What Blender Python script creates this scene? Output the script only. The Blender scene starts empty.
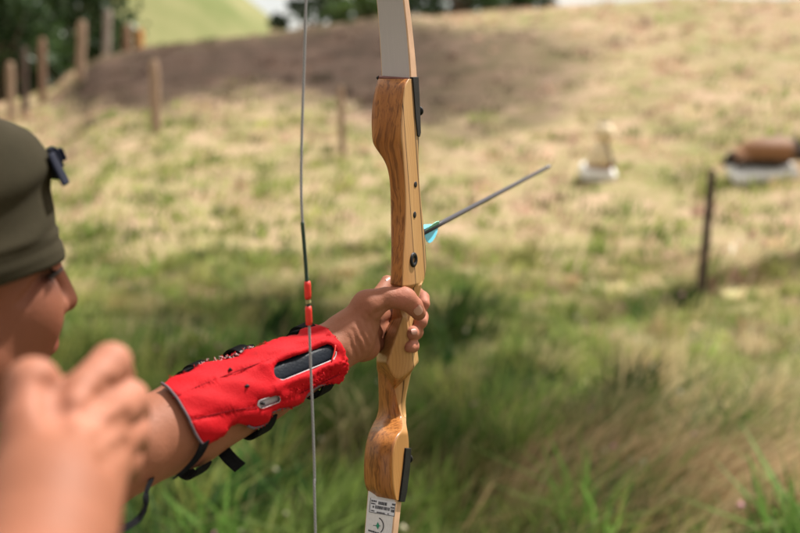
import bpy, bmesh, math, random
import numpy as np
from mathutils import Vector, Matrix
R = math.radians
rng = np.random.default_rng(7); random.seed(7)
scene = bpy.context.scene
COL = scene.collection

# ------------------------------------------------------------------ camera
PITCH, FPX, CAMH = R(9.0), 1000.0, 1.72
CX, CY = 400.0, 266.5
cam = bpy.data.objects.new('camera', bpy.data.cameras.new('camera')); COL.objects.link(cam)
cam.location = (0, 0, CAMH); cam.rotation_euler = (R(90) - PITCH, 0, 0)
cam.data.sensor_width = 36; cam.data.lens = 36 * FPX / 800
cam.data.clip_start = .01; cam.data.clip_end = 3000
cam.data.dof.use_dof = True; cam.data.dof.focus_distance = 1.045; cam.data.dof.aperture_fstop = 3.6
scene.camera = cam
CAM = np.array([0, 0, CAMH]); FWD = np.array([0, math.cos(PITCH), -math.sin(PITCH)])
UPC = np.array([0, math.sin(PITCH), math.cos(PITCH)]); XR = np.array([1., 0, 0])
def ray(px, py): return XR * (px - CX) / FPX + UPC * (CY - py) / FPX + FWD      # depth 1
def P(px, py, d): return CAM + ray(px, py) * d

# ------------------------------------------------------------------ object helpers
def link(o, parent=None):
    COL.objects.link(o)
    if parent is not None: o.parent = parent
    return o
def tag(o, label=None, cat=None, group=None, kind=None):
    if label: o['label'] = label
    if cat: o['category'] = cat
    if group: o['group'] = group
    if kind: o['kind'] = kind
    return o
def mesh_obj(name, verts, faces, mat=None, parent=None, smooth=True, mids=None, mats=None):
    me = bpy.data.meshes.new(name)
    me.from_pydata([tuple(v) for v in verts], [], [tuple(f) for f in faces])
    for m in (mats or ([mat] if mat else [])): me.materials.append(m)
    if mids is not None: me.polygons.foreach_set('material_index', np.array(mids, dtype=np.int32))
    me.polygons.foreach_set('use_smooth', np.full(len(me.polygons), smooth))
    me.update()
    return link(bpy.data.objects.new(name, me), parent)
def empty(name, loc=(0, 0, 0), mat4=None):
    o = bpy.data.objects.new(name, None); o.empty_display_size = .1
    if mat4 is not None: o.matrix_world = mat4
    else: o.location = loc
    return link(o)
class MB:
    def __init__(s): s.v = []; s.f = []; s.m = []
    def add(s, v, f, m=0):
        n = len(s.v); s.v += [tuple(map(float, q)) for q in v]; s.f += [tuple(i + n for i in q) for q in f]; s.m += [m] * len(f)
    def tube(s, pts, rad, n=10, flat=None, m=0, cap=True):
        pts = [np.array(p, float) for p in pts]; N = len(pts)
        rad = [rad] * N if np.isscalar(rad) else rad
        up = np.array([.13, .21, .97]); V = []
        for i in range(N):
            t = pts[min(i + 1, N - 1)] - pts[max(i - 1, 0)]; t /= np.linalg.norm(t) + 1e-12
            a = np.cross(t, up); 
            if np.linalg.norm(a) < .05: a = np.cross(t, [1, 0, 0])
            a /= np.linalg.norm(a); b = np.cross(t, a); up = np.cross(a, t)
            for k in range(n):
                q = 2 * math.pi * k / n; V.append(pts[i] + rad[i] * (a * math.cos(q) + b * math.sin(q)))
        F = [(i * n + k, i * n + (k + 1) % n, (i + 1) * n + (k + 1) % n, (i + 1) * n + k) for i in range(N - 1) for k in range(n)]
        if cap: F += [tuple(range(n))[::-1], tuple((N - 1) * n + k for k in range(n))]
        s.add(V, F, m)
    def build(s, name, mat=None, parent=None, smooth=True, mats=None):
        return mesh_obj(name, s.v, s.f, mat, parent, smooth, s.m if mats else None, mats)
def evaluate(o):
    dg = bpy.context.evaluated_depsgraph_get(); dg.update()
    return bpy.data.meshes.new_from_object(o.evaluated_get(dg))
def bake(o):
    me = evaluate(o); old = o.data; o.modifiers.clear(); o.data = me; bpy.data.meshes.remove(old)
    return o

# ------------------------------------------------------------------ material helpers
class NT:
    def __init__(s, name, rough=.8, spec=.3):
        s.m = bpy.data.materials.new(name); s.m.use_nodes = True
        s.t = s.m.node_tree; s.b = s.t.nodes['Principled BSDF']
        s.b.inputs['Roughness'].default_value = rough; s.b.inputs['Specular IOR Level'].default_value = spec
    def n(s, typ, **kw):
        nd = s.t.nodes.new(typ)
        for k, v in kw.items():
            if k in nd.inputs: nd.inputs[k].default_value = v
            else: setattr(nd, k, v)
        return nd
    def l(s, a, b): s.t.links.new(a, b)
    def coord(s, scale=(1, 1, 1), kind='Object', rot=(0, 0, 0)):
        tc = s.n('ShaderNodeTexCoord'); mp = s.n('ShaderNodeMapping'); s.l(tc.outputs[kind], mp.inputs['Vector'])
        mp.inputs['Scale'].default_value = scale; mp.inputs['Rotation'].default_value = rot
        return mp.outputs['Vector']
    def noise(s, vec, scale, detail=4, rough=.55, dist=0):
        nd = s.n('ShaderNodeTexNoise'); nd.inputs['Scale'].default_value = scale; nd.inputs['Detail'].default_value = detail
        nd.inputs['Roughness'].default_value = rough; nd.inputs['Distortion'].default_value = dist
        if vec is not None: s.l(vec, nd.inputs['Vector'])
        return nd.outputs['Fac']
    def ramp(s, fac, stops, interp='LINEAR'):
        r = s.n('ShaderNodeValToRGB'); r.color_ramp.interpolation = interp
        e = r.color_ramp.elements
        while len(e) < len(stops): e.new(.5)
        for i, (p, c) in enumerate(stops): e[i].position = p; e[i].color = (*c, 1) if len(c) == 3 else c
        s.l(fac, r.inputs['Fac']); return r.outputs['Color']
    def mix(s, fac, a, b, blend='MIX'):
        m = s.n('ShaderNodeMix', data_type='RGBA', blend_type=blend)
        for inp, val in ((m.inputs['Factor'], fac), (m.inputs['A'], a), (m.inputs['B'], b)):
            pass
        ins = [i for i in m.inputs if i.enabled]
        for i, val in zip((0, 6, 7), (fac, a, b)):
            if isinstance(val, (int, float)): m.inputs[i].default_value = val
            elif isinstance(val, tuple): m.inputs[i].default_value = (*val, 1)
            else: s.l(val, m.inputs[i])
        return m.outputs[2]
    def math(s, op, a, b=None):
        m = s.n('ShaderNodeMath', operation=op)
        for i, v in enumerate((a, b)):
            if v is None: continue
            if isinstance(v, (int, float)): m.inputs[i].default_value = v
            else: s.l(v, m.inputs[i])
        return m.outputs[0]
    def color(s, c):
        if isinstance(c, tuple): s.b.inputs['Base Color'].default_value = (*c, 1)
        else: s.l(c, s.b.inputs['Base Color'])
    def bump(s, h, strength=.3, dist=.01):
        b = s.n('ShaderNodeBump'); b.inputs['Strength'].default_value = strength; b.inputs['Distance'].default_value = dist
        s.l(h, b.inputs['Height']); s.l(b.outputs['Normal'], s.b.inputs['Normal'])
def simple(name, c, rough=.7, spec=.3, var=.25, scale=30, bump=0, bscale=200, metal=0):
    t = NT(name, rough, spec); v = t.coord()
    f = t.noise(v, scale, 5)
    lo = tuple(x * (1 - var) for x in c); hi = tuple(min(1, x * (1 + var)) for x in c)
    t.color(t.ramp(f, [(.3, lo), (.7, hi)])); t.b.inputs['Metallic'].default_value = metal
    if bump: t.bump(t.noise(v, bscale, 4), bump, .002)
    return t.m

# ------------------------------------------------------------------ smooth-union figure builder
def seg_d(p, a, b, ra, rb):
    ab = b - a; L = float(ab @ ab) + 1e-12
    t = np.clip(((p - a) @ ab) / L, 0, 1)
    return np.linalg.norm(p - (a + t[:, None] * ab), axis=1) - (ra + (rb - ra) * t)
def ell_d(p, c, rad, M):
    q = (p - c) @ M.T                       # rows of M are local axes
    k0 = np.linalg.norm(q / rad, axis=1); k1 = np.linalg.norm(q / (rad ** 2), axis=1) + 1e-9
    return k0 * (k0 - 1) / k1
def smin(a, b, k):
    h = np.maximum(k - np.abs(a - b), 0) / k
    return np.minimum(a, b) - h * h * k * .25
class Fig:
    def __init__(s): s.groups = []; s.grooves = []
    def group(s, k, join): s.groups.append([k, join, []]); return s
    def cap(s, *pr):                         # chain of (point, radius)
        for (a, ra), (b, rb) in zip(pr[:-1], pr[1:]): s.groups[-1][2].append(('c', np.array(a, float), np.array(b, float), ra, rb))
        return s
    def ell(s, c, rad, M=np.eye(3)): s.groups[-1][2].append(('e', np.array(c, float), np.array(rad, float), np.array(M, float))); return s
    def groove(s, a, b, w, depth): s.grooves.append((np.array(a, float), np.array(b, float), w, depth))
    def sdf(s, p):
        D = None
        for k, join, prims in s.groups:
            d = None
            for q in prims:
                e = seg_d(p, *q[1:]) if q[0] == 'c' else ell_d(p, *q[1:])
                d = e if d is None else smin(d, e, k)
            D = d if D is None else smin(D, d, join)
        for a, b, w, dep in s.grooves:
            g = seg_d(p, a, b, 0, 0); D = D + dep * np.exp(-(g / w) ** 2)
        return D
    def build(s, name, voxel, mat, parent=None, iters=3):
        mb = MB()
        for _, _, prims in s.groups:
            for q in prims:
                if q[0] == 'c':
                    a, b, ra, rb = q[1:]; n = 14
                    ax = b - a; L = np.linalg.norm(ax)
                    ax = ax / L if L > 1e-9 else np.array([0, 0, 1.])
                    pts, rr = [], []
                    for i in range(6):
                        th = math.pi / 2 * i / 6; pts.append(a - ax * ra * math.cos(th)); rr.append(max(ra * math.sin(th), 1e-4))
                    pts.append(a); rr.append(ra); pts.append(b + ax * 1e-5); rr.append(rb)
                    for i in range(1, 7):
                        th = math.pi / 2 * i / 6; pts.append(b + ax * rb * math.sin(th)); rr.append(max(rb * math.cos(th), 1e-4))
                    # constant frame
                    h = np.cross(ax, [.3, .5, .8]); h /= np.linalg.norm(h); g = np.cross(ax, h)
                    V = [pt + r_ * (h * math.cos(2 * math.pi * j / n) + g * math.sin(2 * math.pi * j / n)) for pt, r_ in zip(pts, rr) for j in range(n)]
                    N = len(pts)
                    F = [(i * n + j, i * n + (j + 1) % n, (i + 1) * n + (j + 1) % n, (i + 1) * n + j) for i in range(N - 1) for j in range(n)]
                    F += [tuple(range(n))[::-1], tuple((N - 1) * n + j for j in range(n))]
                    mb.add(V, F)
                else:
                    c, rad, M = q[1:]; n, mm = 24, 14; V = []
                    for i in range(mm + 1):
                        th = math.pi * (i + .001) / (mm + .002)
                        for j in range(n):
                            ph = 2 * math.pi * j / n
                            V.append(c + (np.array([math.sin(th) * math.cos(ph), math.sin(th) * math.sin(ph), math.cos(th)]) * rad) @ M)
                    F = [(i * n + j, (i + 1) * n + j, (i + 1) * n + (j + 1) % n, i * n + (j + 1) % n) for i in range(mm) for j in range(n)]
                    F += [tuple(range(n)), tuple(mm * n + j for j in range(n))[::-1]]
                    mb.add(V, F)
        o = mb.build(name, mat, parent)
        md = o.modifiers.new('r', 'REMESH'); md.mode = 'VOXEL'; md.voxel_size = voxel
        bake(o)
        me = o.data; n = len(me.vertices); co = np.empty(n * 3, np.float32); me.vertices.foreach_get('co', co)
        p = co.reshape(-1, 3).astype(np.float64); h = voxel * .4
        K = np.array([[1, -1, -1], [-1, -1, 1], [-1, 1, -1], [1, 1, 1]], float)
        for _ in range(iters):
            g = np.zeros_like(p); m_ = np.zeros(n)
            for k in K: e = s.sdf(p + k * h); g += k * e[:, None]; m_ += e / 4
            g /= 4 * h; gl = np.sum(g * g, axis=1) + .05
            st = np.clip(m_ / gl, -voxel * 1.5, voxel * 1.5)
            p -= g * st[:, None]
        me.vertices.foreach_set('co', p.astype(np.float32).ravel())
        if not me.materials: me.materials.append(mat)
        me.polygons.foreach_set('use_smooth', np.full(len(me.polygons), True)); me.update()
        return o, p
def set_tint(o, col):
    a = o.data.color_attributes.new('tint', 'FLOAT_COLOR', 'POINT')
    a.data.foreach_set('color', np.concatenate([col, np.ones((len(col), 1))], 1).astype(np.float32).ravel())

# ------------------------------------------------------------------ light, sky, colour management
SUN_EL, SUN_AZ = R(58), R(52)         # azimuth from +Y towards +X
sd = np.array([math.sin(SUN_AZ) * math.cos(SUN_EL), math.cos(SUN_AZ) * math.cos(SUN_EL), math.sin(SUN_EL)])  # towards the sun
sun = bpy.data.objects.new('sun', bpy.data.lights.new('sun', 'SUN')); COL.objects.link(sun)
sun.data.energy = 5.0; sun.data.angle = R(2.0); sun.data.color = (1, .955, .885)
sun.rotation_euler = Vector(tuple(sd)).to_track_quat('Z', 'Y').to_euler()
world = bpy.data.worlds.new('World'); scene.world = world; world.use_nodes = True
wt = world.node_tree; bg = wt.nodes['Background']
sky = wt.nodes.new('ShaderNodeTexSky'); sky.sky_type = 'NISHITA'; sky.sun_disc = False
sky.sun_elevation = SUN_EL; sky.sun_rotation = SUN_AZ; sky.air_density = 1; sky.dust_density = 2.5; sky.ozone_density = .6
tc = wt.nodes.new('ShaderNodeTexCoord'); ns = wt.nodes.new('ShaderNodeTexNoise'); ns.inputs['Scale'].default_value = 2.2; ns.inputs['Detail'].default_value = 6
wt.links.new(tc.outputs['Generated'], ns.inputs['Vector'])
rp = wt.nodes.new('ShaderNodeValToRGB'); rp.color_ramp.elements[0].position = .25; rp.color_ramp.elements[1].position = .5
wt.links.new(ns.outputs['Fac'], rp.inputs['Fac'])
mx = wt.nodes.new('ShaderNodeMix'); mx.data_type = 'RGBA'; mx.inputs[7].default_value = (6.8, 6.4, 5.8, 1)
wt.links.new(rp.outputs['Color'], mx.inputs[0]); wt.links.new(sky.outputs['Color'], mx.inputs[6])
wt.links.new(mx.outputs[2], bg.inputs['Color']); bg.inputs['Strength'].default_value = .09
vs = scene.view_settings; vs.view_transform = 'Standard'; vs.look = 'None'; vs.exposure = .84; vs.gamma = 1
scene.render.engine = 'CYCLES'

# ------------------------------------------------------------------ terrain
PXK = np.array([-900, -400, -100, 0, 60, 105, 150, 210, 270, 380, 560, 800, 1000, 1400, 2200.])
YCK = np.array([150, 135, 122, 108, 92, 58, 48, 37, 30, 20, 6, -6, -12, -10, 20.])
def hnoise(x, y, s, seed=0):
    a = np.sin(x * 1.7 / s + 1.3 + seed) * np.cos(y * 1.3 / s + .7 * seed) + .5 * np.sin(x * 3.1 / s + y * 2.3 / s + 2 * seed) + .5 * np.cos(y * 4.1 / s - x * 2.7 / s + 1.1 + seed)
    return a / 2
def terr(x, y):
    x = np.asarray(x, float); y = np.asarray(y, float)
    r = np.hypot(x, y); az = np.arctan2(x, y)
    azc = np.clip(az, R(-52), R(60)); px = CX + FPX * np.tan(azc)
    yc = np.interp(px, PXK, YCK); D = 26.0
    ang = np.arctan((CY - yc) / FPX * np.cos(azc)) - PITCH * np.cos(azc)
    Zc = np.maximum(CAMH + D * np.tan(ang), .2)
    fall = np.clip((R(150) - np.abs(az)) / R(70), 0, 1); Zc = Zc * fall * fall * (3 - 2 * fall)
    t = np.clip((r - 9.4) / (D - 9.4), 0, 1)
    z = Zc * np.where(t > 0, t, 0) ** 1.3
    over = np.clip(r - D, 0, None); z = z - np.minimum(.02 * over ** 2, .16 * over) 
    z = np.maximum(z, -3)
    z = z + .05 * hnoise(x, y, 1.1, 2) * np.clip(r / 4, 0, 1) + .12 * hnoise(x, y, 3.4, 5) * np.clip((r - 9) / 6, 0, 1)
    return z
def ground_hit(px, py, r0=1.5, r1=200):
    d = np.linspace(r0, r1, 12000); q = CAM + ray(px, py) * d[:, None]
    below = q[:, 2] < terr(q[:, 0], q[:, 1]); i = int(np.argmax(below))
    return q[i] if below.any() else q[np.argmin(q[:, 2] - terr(q[:, 0], q[:, 1]))]
def soil_mask(x, y):
    """bare / mown earth with painted-in shade on the bank: 1 = bare"""
    z = terr(x, y); d = y * math.cos(PITCH) - (z - CAMH) * math.sin(PITCH)
    d = np.where(d < 2, 2, d)
    px = CX + FPX * x / d; r = np.hypot(x, y)
    up = np.interp(px, [40, 90, 380, 480, 600], [24.6, 26.6, 26.4, 24.0, 23.])
    lo = np.interp(px, [40, 90, 150, 250, 330, 420, 540, 640], [23.5, 20.4, 19.3, 19.6, 18.2, 16.4, 16.4, 22])
    nz = hnoise(x, y, .9, 3) * .9 + hnoise(x, y, .35, 9) * .5
    nz = nz + np.interp(px, [380, 480], [0, 1.6]) * hnoise(x, y, 1.5, 7)
    m = 1 / (1 + np.exp(-(r - lo + nz) * 1.8)) * (1 / (1 + np.exp((r - up + nz * .3) * 2.2)))
    m = m * np.interp(px, [30, 80, 400, 470, 560, 640], [0, 1, 1, .85, .6, 0])
    return np.where(y > 2, m, 0)
azs = np.concatenate([np.linspace(-180, -40, 36)[:-1], np.linspace(-40, 40, 260), np.linspace(40, 180, 36)[1:]])
rs = np.concatenate([np.linspace(0.0, 3, 12), np.linspace(3.2, 27, 200), np.linspace(27.5, 60, 40), np.geomspace(62, 900, 24)])
A, Rr = np.meshgrid(np.radians(azs), rs, indexing='ij'); gx, gy = Rr * np.sin(A), Rr * np.cos(A)
gz = terr(gx, gy); na, nr = A.shape
V = np.stack([gx, gy, gz], -1).reshape(-1, 3)
idx = np.arange(na * nr).reshape(na, nr)
F = np.stack([idx[:-1, :-1], idx[:-1, 1:], idx[1:, 1:], idx[1:, :-1]], -1).reshape(-1, 4)
T = NT('ground_soil_and_turf', .95, .1)
v = T.coord()
n1 = T.noise(v, .55, 6, .6); n2 = T.noise(v, 2.3, 6, .65); n3 = T.noise(v, 14, 5, .6)
turf = T.ramp(n2, [(.25, (.085, .105, .028)), (.45, (.22, .225, .075)), (.58, (.44, .31, .215)), (.8, (.54, .36, .28))])
turf2 = T.ramp(n1, [(.3, (.18, .20, .06)), (.5, (.42, .32, .19)), (.72, (.54, .36, .275))])
turfc = T.mix(.5, turf, turf2)
soil = T.ramp(T.math('ADD', T.math('MULTIPLY', n2, .6), T.math('MULTIPLY', T.noise(v, 1.1, 4, .6, .5), .4)), [(.3, (.022, .012, .011)), (.5, (.054, .030, .026)), (.74, (.125, .074, .060))])  # bank earth; shade on the slope is darkened into this brown
at = T.n('ShaderNodeAttribute', attribute_name='tint'); sep = T.n('ShaderNodeSeparateColor'); T.l(at.outputs['Color'], sep.inputs[0])
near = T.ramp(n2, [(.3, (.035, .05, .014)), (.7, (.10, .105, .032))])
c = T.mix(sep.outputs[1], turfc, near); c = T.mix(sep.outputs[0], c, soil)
T.color(T.mix(T.math('MULTIPLY', n3, .5), c, (.05, .045, .02)))
T.bump(n3, .6, .05)
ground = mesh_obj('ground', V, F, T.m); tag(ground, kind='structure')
sm = soil_mask(V[:, 0], V[:, 1]); rr_ = np.hypot(V[:, 0], V[:, 1])
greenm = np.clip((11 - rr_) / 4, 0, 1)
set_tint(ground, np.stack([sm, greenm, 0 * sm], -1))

# far hill, green, sloping down to the right
hp = []
hx = np.linspace(-190, 130, 90); hy = np.linspace(62, 190, 40)
HX, HY = np.meshgrid(hx, hy, indexing='ij')
ridge = np.interp(HX, [-190, -90, -48, -36, -28, -20, -12, 20, 130], [46, 42, 33, 27.5, 23, 16, 9, -2, -6])
HZ = -7 + (ridge + 7) * np.exp(-((HY - 125) / 40) ** 2) + 1.2 * hnoise(HX, HY, 14, 1)
ii = np.arange(HX.size).reshape(HX.shape)
hf = np.stack([ii[:-1, :-1], ii[1:, :-1], ii[1:, 1:], ii[:-1, 1:]], -1).reshape(-1, 4)
T = NT('far_pasture', .95, .1); v = T.coord()
T.color(T.ramp(T.noise(v, .12, 6, .6), [(.3, (.12, .14, .05)), (.7, (.22, .205, .10))]))
tag(mesh_obj('hill', np.stack([HX, HY, HZ], -1).reshape(-1, 3), hf, T.m), kind='structure')

# ------------------------------------------------------------------ grass (stuff)
def grass_mat(name, trans=.45):
    T = NT(name, .6, .25)
    at = T.n('ShaderNodeAttribute', attribute_name='tint'); T.l(at.outputs['Color'], T.b.inputs['Base Color'])
    tr = T.n('ShaderNodeBsdfTranslucent'); T.l(at.outputs['Color'], tr.inputs['Color'])
    ms = T.n('ShaderNodeMixShader'); ms.inputs[0].default_value = trans
    out = T.t.nodes['Material Output']
    T.l(T.b.outputs[0], ms.inputs[1]); T.l(tr.outputs[0], ms.inputs[2]); T.l(ms.outputs[0], out.inputs['Surface'])
    return T.m
GM = grass_mat('grass_blades')
def blades(name, x, y, h, w, lean, leandir, col, mat=GM, z=None):
    n = len(x); z = terr(x, y) if z is None else z
    yaw = rng.uniform(0, 2 * math.pi, n)
    sx, sy = np.cos(yaw) * w / 2, np.sin(yaw) * w / 2
    lx, ly = np.cos(leandir) * lean, np.sin(leandir) * lean
    base = np.stack([x, y, z - .02], -1); side = np.stack([sx, sy, 0 * sx], -1)
    L = np.stack([lx, ly, 0 * lx], -1); up = np.stack([0 * h, 0 * h, h], -1)
    V = np.stack([base - side, base + side, base + up * .55 + L * .3 + side * .8, base + up * .55 + L * .3 - side * .8, base + up * np.sqrt(np.maximum(1 - (np.minimum(lean / np.maximum(h, .01), .8)) ** 2 * .5, .2))[:, None] + L], 1).reshape(-1, 3)
    me = bpy.data.meshes.new(name); me.vertices.add(5 * n); me.vertices.foreach_set('co', V.astype(np.float32).ravel())
    b = np.arange(n)[:, None] * 5
    loops = np.concatenate([b + np.array([0, 1, 2, 3]), b + np.array([3, 2, 4])], 1).ravel()
    me.loops.add(7 * n); me.loops.foreach_set('vertex_index', loops.astype(np.int32))
    me.polygons.add(2 * n)
    st = (np.arange(n)[:, None] * 7 + np.array([0, 4])).ravel(); me.polygons.foreach_set('loop_start', st.astype(np.int32))
    me.update(calc_edges=True); me.materials.append(mat)
    o = link(bpy.data.objects.new(name, me)); set_tint(o, np.repeat(col, 5, 0)); return o
def pal(n, cols, wts, jit=.25):
    k = rng.choice(len(cols), n, p=np.array(wts) / sum(wts)); c = np.array(cols)[k]
    return np.clip(c * (1 + rng.normal(0, jit, (n, 1))) , .005, .9)
GREEN = [(.030, .075, .018), (.095, .175, .035), (.21, .29, .065), (.30, .32, .09), (.46, .40, .20)]
DRY = [(.17, .21, .06), (.32, .28, .12), (.47, .35, .215), (.55, .38, .29), (.38, .23, .165)]
STRAW = [(.22, .28, .075), (.34, .35, .12), (.50, .43, .23), (.60, .49, .30), (.40, .28, .15)]
def polar(n, r0, r1, a0, a1, pw=1.0):
    r = (rng.uniform(0, 1, n) * (r1 ** pw - r0 ** pw) + r0 ** pw) ** (1 / pw); a = np.radians(rng.uniform(a0, a1, n))
    return r * np.sin(a), r * np.cos(a)
def tufts(n, per, r0, r1, a0, a1, pw, sig):
    """tuft centres and their blades: returns blade x, y and the tuft index"""
    tx, ty = polar(n, r0, r1, a0, a1, pw); k = np.repeat(np.arange(n), per)
    sg = rng.uniform(.5, 1.5, n)[k] * sig
    return tx, ty, tx[k] + rng.normal(0, 1, len(k)) * sg, ty[k] + rng.normal(0, 1, len(k)) * sg, k
# near meadow
tx, ty, x, y, k = tufts(3000, 52, 2.55, 11, -40, 36, 1.5, .075)
r = np.hypot(x, y); tr = np.hypot(tx, ty); px = CX + FPX * tx / ty
lim = np.interp(px, [0, 300, 430, 520, 640, 800], [8.2, 7.8, 6.8, 5.8, 4.6, 4.2])
dry = np.clip((tr - lim) / 1.3 + hnoise(tx, ty, 1.1, 8) * .7, 0, 1)
tdry = rng.uniform(0, 1, len(tx)) < dry * np.interp(px, [0, 350, 560], [.45, .6, .88]) + .06
ok = (r > 2.35)
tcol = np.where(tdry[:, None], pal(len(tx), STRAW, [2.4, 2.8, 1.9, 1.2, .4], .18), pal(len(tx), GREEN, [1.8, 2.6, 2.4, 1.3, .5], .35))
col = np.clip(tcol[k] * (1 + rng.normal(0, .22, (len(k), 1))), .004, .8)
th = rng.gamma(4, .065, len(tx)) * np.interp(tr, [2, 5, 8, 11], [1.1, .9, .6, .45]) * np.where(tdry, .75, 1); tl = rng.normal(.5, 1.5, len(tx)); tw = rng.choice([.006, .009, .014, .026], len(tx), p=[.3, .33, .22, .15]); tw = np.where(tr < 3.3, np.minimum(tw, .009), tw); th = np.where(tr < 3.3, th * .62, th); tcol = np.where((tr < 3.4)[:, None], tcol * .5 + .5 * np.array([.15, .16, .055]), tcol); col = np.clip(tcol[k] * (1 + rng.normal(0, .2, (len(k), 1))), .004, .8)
h = np.clip(th[k] * rng.uniform(.55, 1.2, len(k)), .05, .6)
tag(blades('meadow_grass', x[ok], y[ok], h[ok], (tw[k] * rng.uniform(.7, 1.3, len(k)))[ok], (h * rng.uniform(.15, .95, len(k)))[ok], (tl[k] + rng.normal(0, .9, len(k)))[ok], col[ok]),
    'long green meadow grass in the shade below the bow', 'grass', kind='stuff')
# hillside
tx, ty, x, y, k = tufts(6800, 16, 9, 28, -32, 30, 1.35, .13)
tr = np.hypot(tx, ty); cl = hnoise(tx, ty, .8, 1) + .6 * hnoise(tx, ty, .37, 6)
sm_ = soil_mask(tx, ty); keep = (rng.uniform(-1.3, .9, len(tx)) < cl) & (rng.uniform(0, 1, len(tx)) > sm_ * .72)
g = rng.uniform(0, 1, len(tx)) < np.clip(.30 + .5 * hnoise(tx, ty, 1.2, 11) + (13.5 - tr) * .07 + np.interp(CX + FPX * tx / ty, [0, 380, 560], [.46, .38, .03]), .03, .92)
tcol = np.where(g[:, None], pal(len(tx), [(.14, .20, .045), (.24, .29, .075), (.33, .34, .11)], [.8, 1.5, 1.3]), pal(len(tx), DRY + [(.60, .39, .30)], [.3, .9, 1.8, 3.0, 1.0, 3.0]))
tcol = np.where((rng.uniform(0, 1, len(tx)) < sm_ * 1.15)[:, None], pal(len(tx), [(.055, .034, .026), (.10, .06, .045), (.16, .10, .07), (.05, .06, .025)], [2, 2.4, 1, .5]), tcol)
col = np.clip(tcol[k] * (1 + rng.normal(0, .18, (len(k), 1))), .004, .8); kk = keep[k]
th = np.where(g, 1.25, .85) * rng.gamma(4, .026, len(tx)); h = np.clip(th[k] * rng.uniform(.5, 1.2, len(k)), .02, .26)
tag(blades('hillside_grass', x[kk], y[kk], h[kk], rng.uniform(.015, .04, kk.sum()), (h * rng.uniform(.2, .9, len(k)))[kk], rng.normal(.3, 1.5, kk.sum()), col[kk]),
    'short dry grass with green clumps over the sloping hillside', 'grass', kind='stuff')
# tall seeding dry grass, lower right and mid right
xs, ys, hs, ls, ds, cs = [], [], [], [], [], []
for (qx, qy, sp, n, hh, ln, dr, cc) in [(690, 520, .38, 1200, .55, .9, .15, [(.54, .39, .21), (.64, .50, .30), (.36, .23, .12)]), (775, 525, .32, 900, .5, .9, .2, [(.54, .40, .22), (.64, .50, .30)]),
        (600, 560, .3, 500, .45, .8, .3, [(.32, .24, .11), (.42, .32, .16)]), (645, 395, .12, 200, .45, .15, 1.2, [(.62, .50, .30), (.55, .45, .25)]),
        (600, 500, .4, 250, .5, .7, .4, [(.34, .25, .13)]), (720, 450, .45, 350, .42, .8, .2, [(.60, .48, .27), (.66, .55, .33)]), (320, 460, .6, 300, .5, .7, .4, [(.3, .24, .12)]), (230, 330, .9, 300, .5, .7, .4, [(.34, .28, .13)])]:
    q = ground_hit(qx, qy); xs.append(rng.normal(q[0], sp, n)); ys.append(rng.normal(q[1], sp, n))
    hh_ = np.clip(rng.normal(hh, .1, n), .2, .9); hs.append(hh_); ls.append(hh_ * rng.uniform(.5, 1.1, n) * ln); ds.append(rng.normal(dr, .3, n)); cs.append(pal(n, cc, [1] * len(cc), .2))
x, y = np.concatenate(xs), np.concatenate(ys); ok = np.hypot(x, y) > 2.5
h = np.concatenate(hs); le = np.concatenate(ls)
tag(blades('dry_grass', x[ok], y[ok], (h * .8)[ok], rng.uniform(.005, .011, ok.sum()), le[ok], np.concatenate(ds)[ok], np.concatenate(cs)[ok]),
    'tall brown seeding grass leaning over in loose swathes', 'dry grass', kind='stuff')
# pale clover heads and broad leaves
mb = MB()
x, y = polar(110, 2.4, 8, -24, 22)
for a, b in zip(x, y):
    z = terr(a, b) + random.uniform(.12, .34); s = random.uniform(.009, .016)
    mb.add([(a + s, b, z), (a - s, b, z), (a, b + s, z), (a, b - s, z), (a, b, z + s), (a, b, z - s)], [(0, 2, 4), (2, 1, 4), (1, 3, 4), (3, 0, 4), (2, 0, 5), (1, 2, 5), (3, 1, 5), (0, 3, 5)], 0 if random.random() < .75 else 1)
o = mb.build('clover_flowers', mats=[simple('clover_white', (.42, .38, .26)), simple('clover_pink', (.42, .2, .25))])
tag(o, 'scattered pale and pink clover heads in the meadow grass', 'flowers', kind='stuff')

# ------------------------------------------------------------------ trees and bushes
def leaf_mat(name, a, b):
    T = NT(name, .5, .35); oi = T.n('ShaderNodeNewGeometry'); 
    c = T.ramp(oi.outputs['Random Per Island'], [(0, a), (1, b)]); T.color(c)
    tr = T.n('ShaderNodeBsdfTranslucent'); T.l(c, tr.inputs['Color']); ms = T.n('ShaderNodeMixShader'); ms.inputs[0].default_value = .3
    T.l(T.b.outputs[0], ms.inputs[1]); T.l(tr.outputs[0], ms.inputs[2]); T.l(ms.outputs[0], T.t.nodes['Material Output'].inputs['Surface'])
    return T.m
LEAF_D = leaf_mat('dark_leaves', (.018, .045, .014), (.05, .09, .025)); LEAF_M = leaf_mat('mid_leaves', (.04, .085, .02), (.09, .14, .035))
T = NT('bark', .9, .1); v = T.coord((6, 6, 1)); T.color(T.ramp(T.noise(v, 3, 6), [(.3, (.06, .045, .035)), (.7, (.17, .13, .10))])); T.bump(T.noise(v, 6, 5), .6, .03); BARK = T.m
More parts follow.
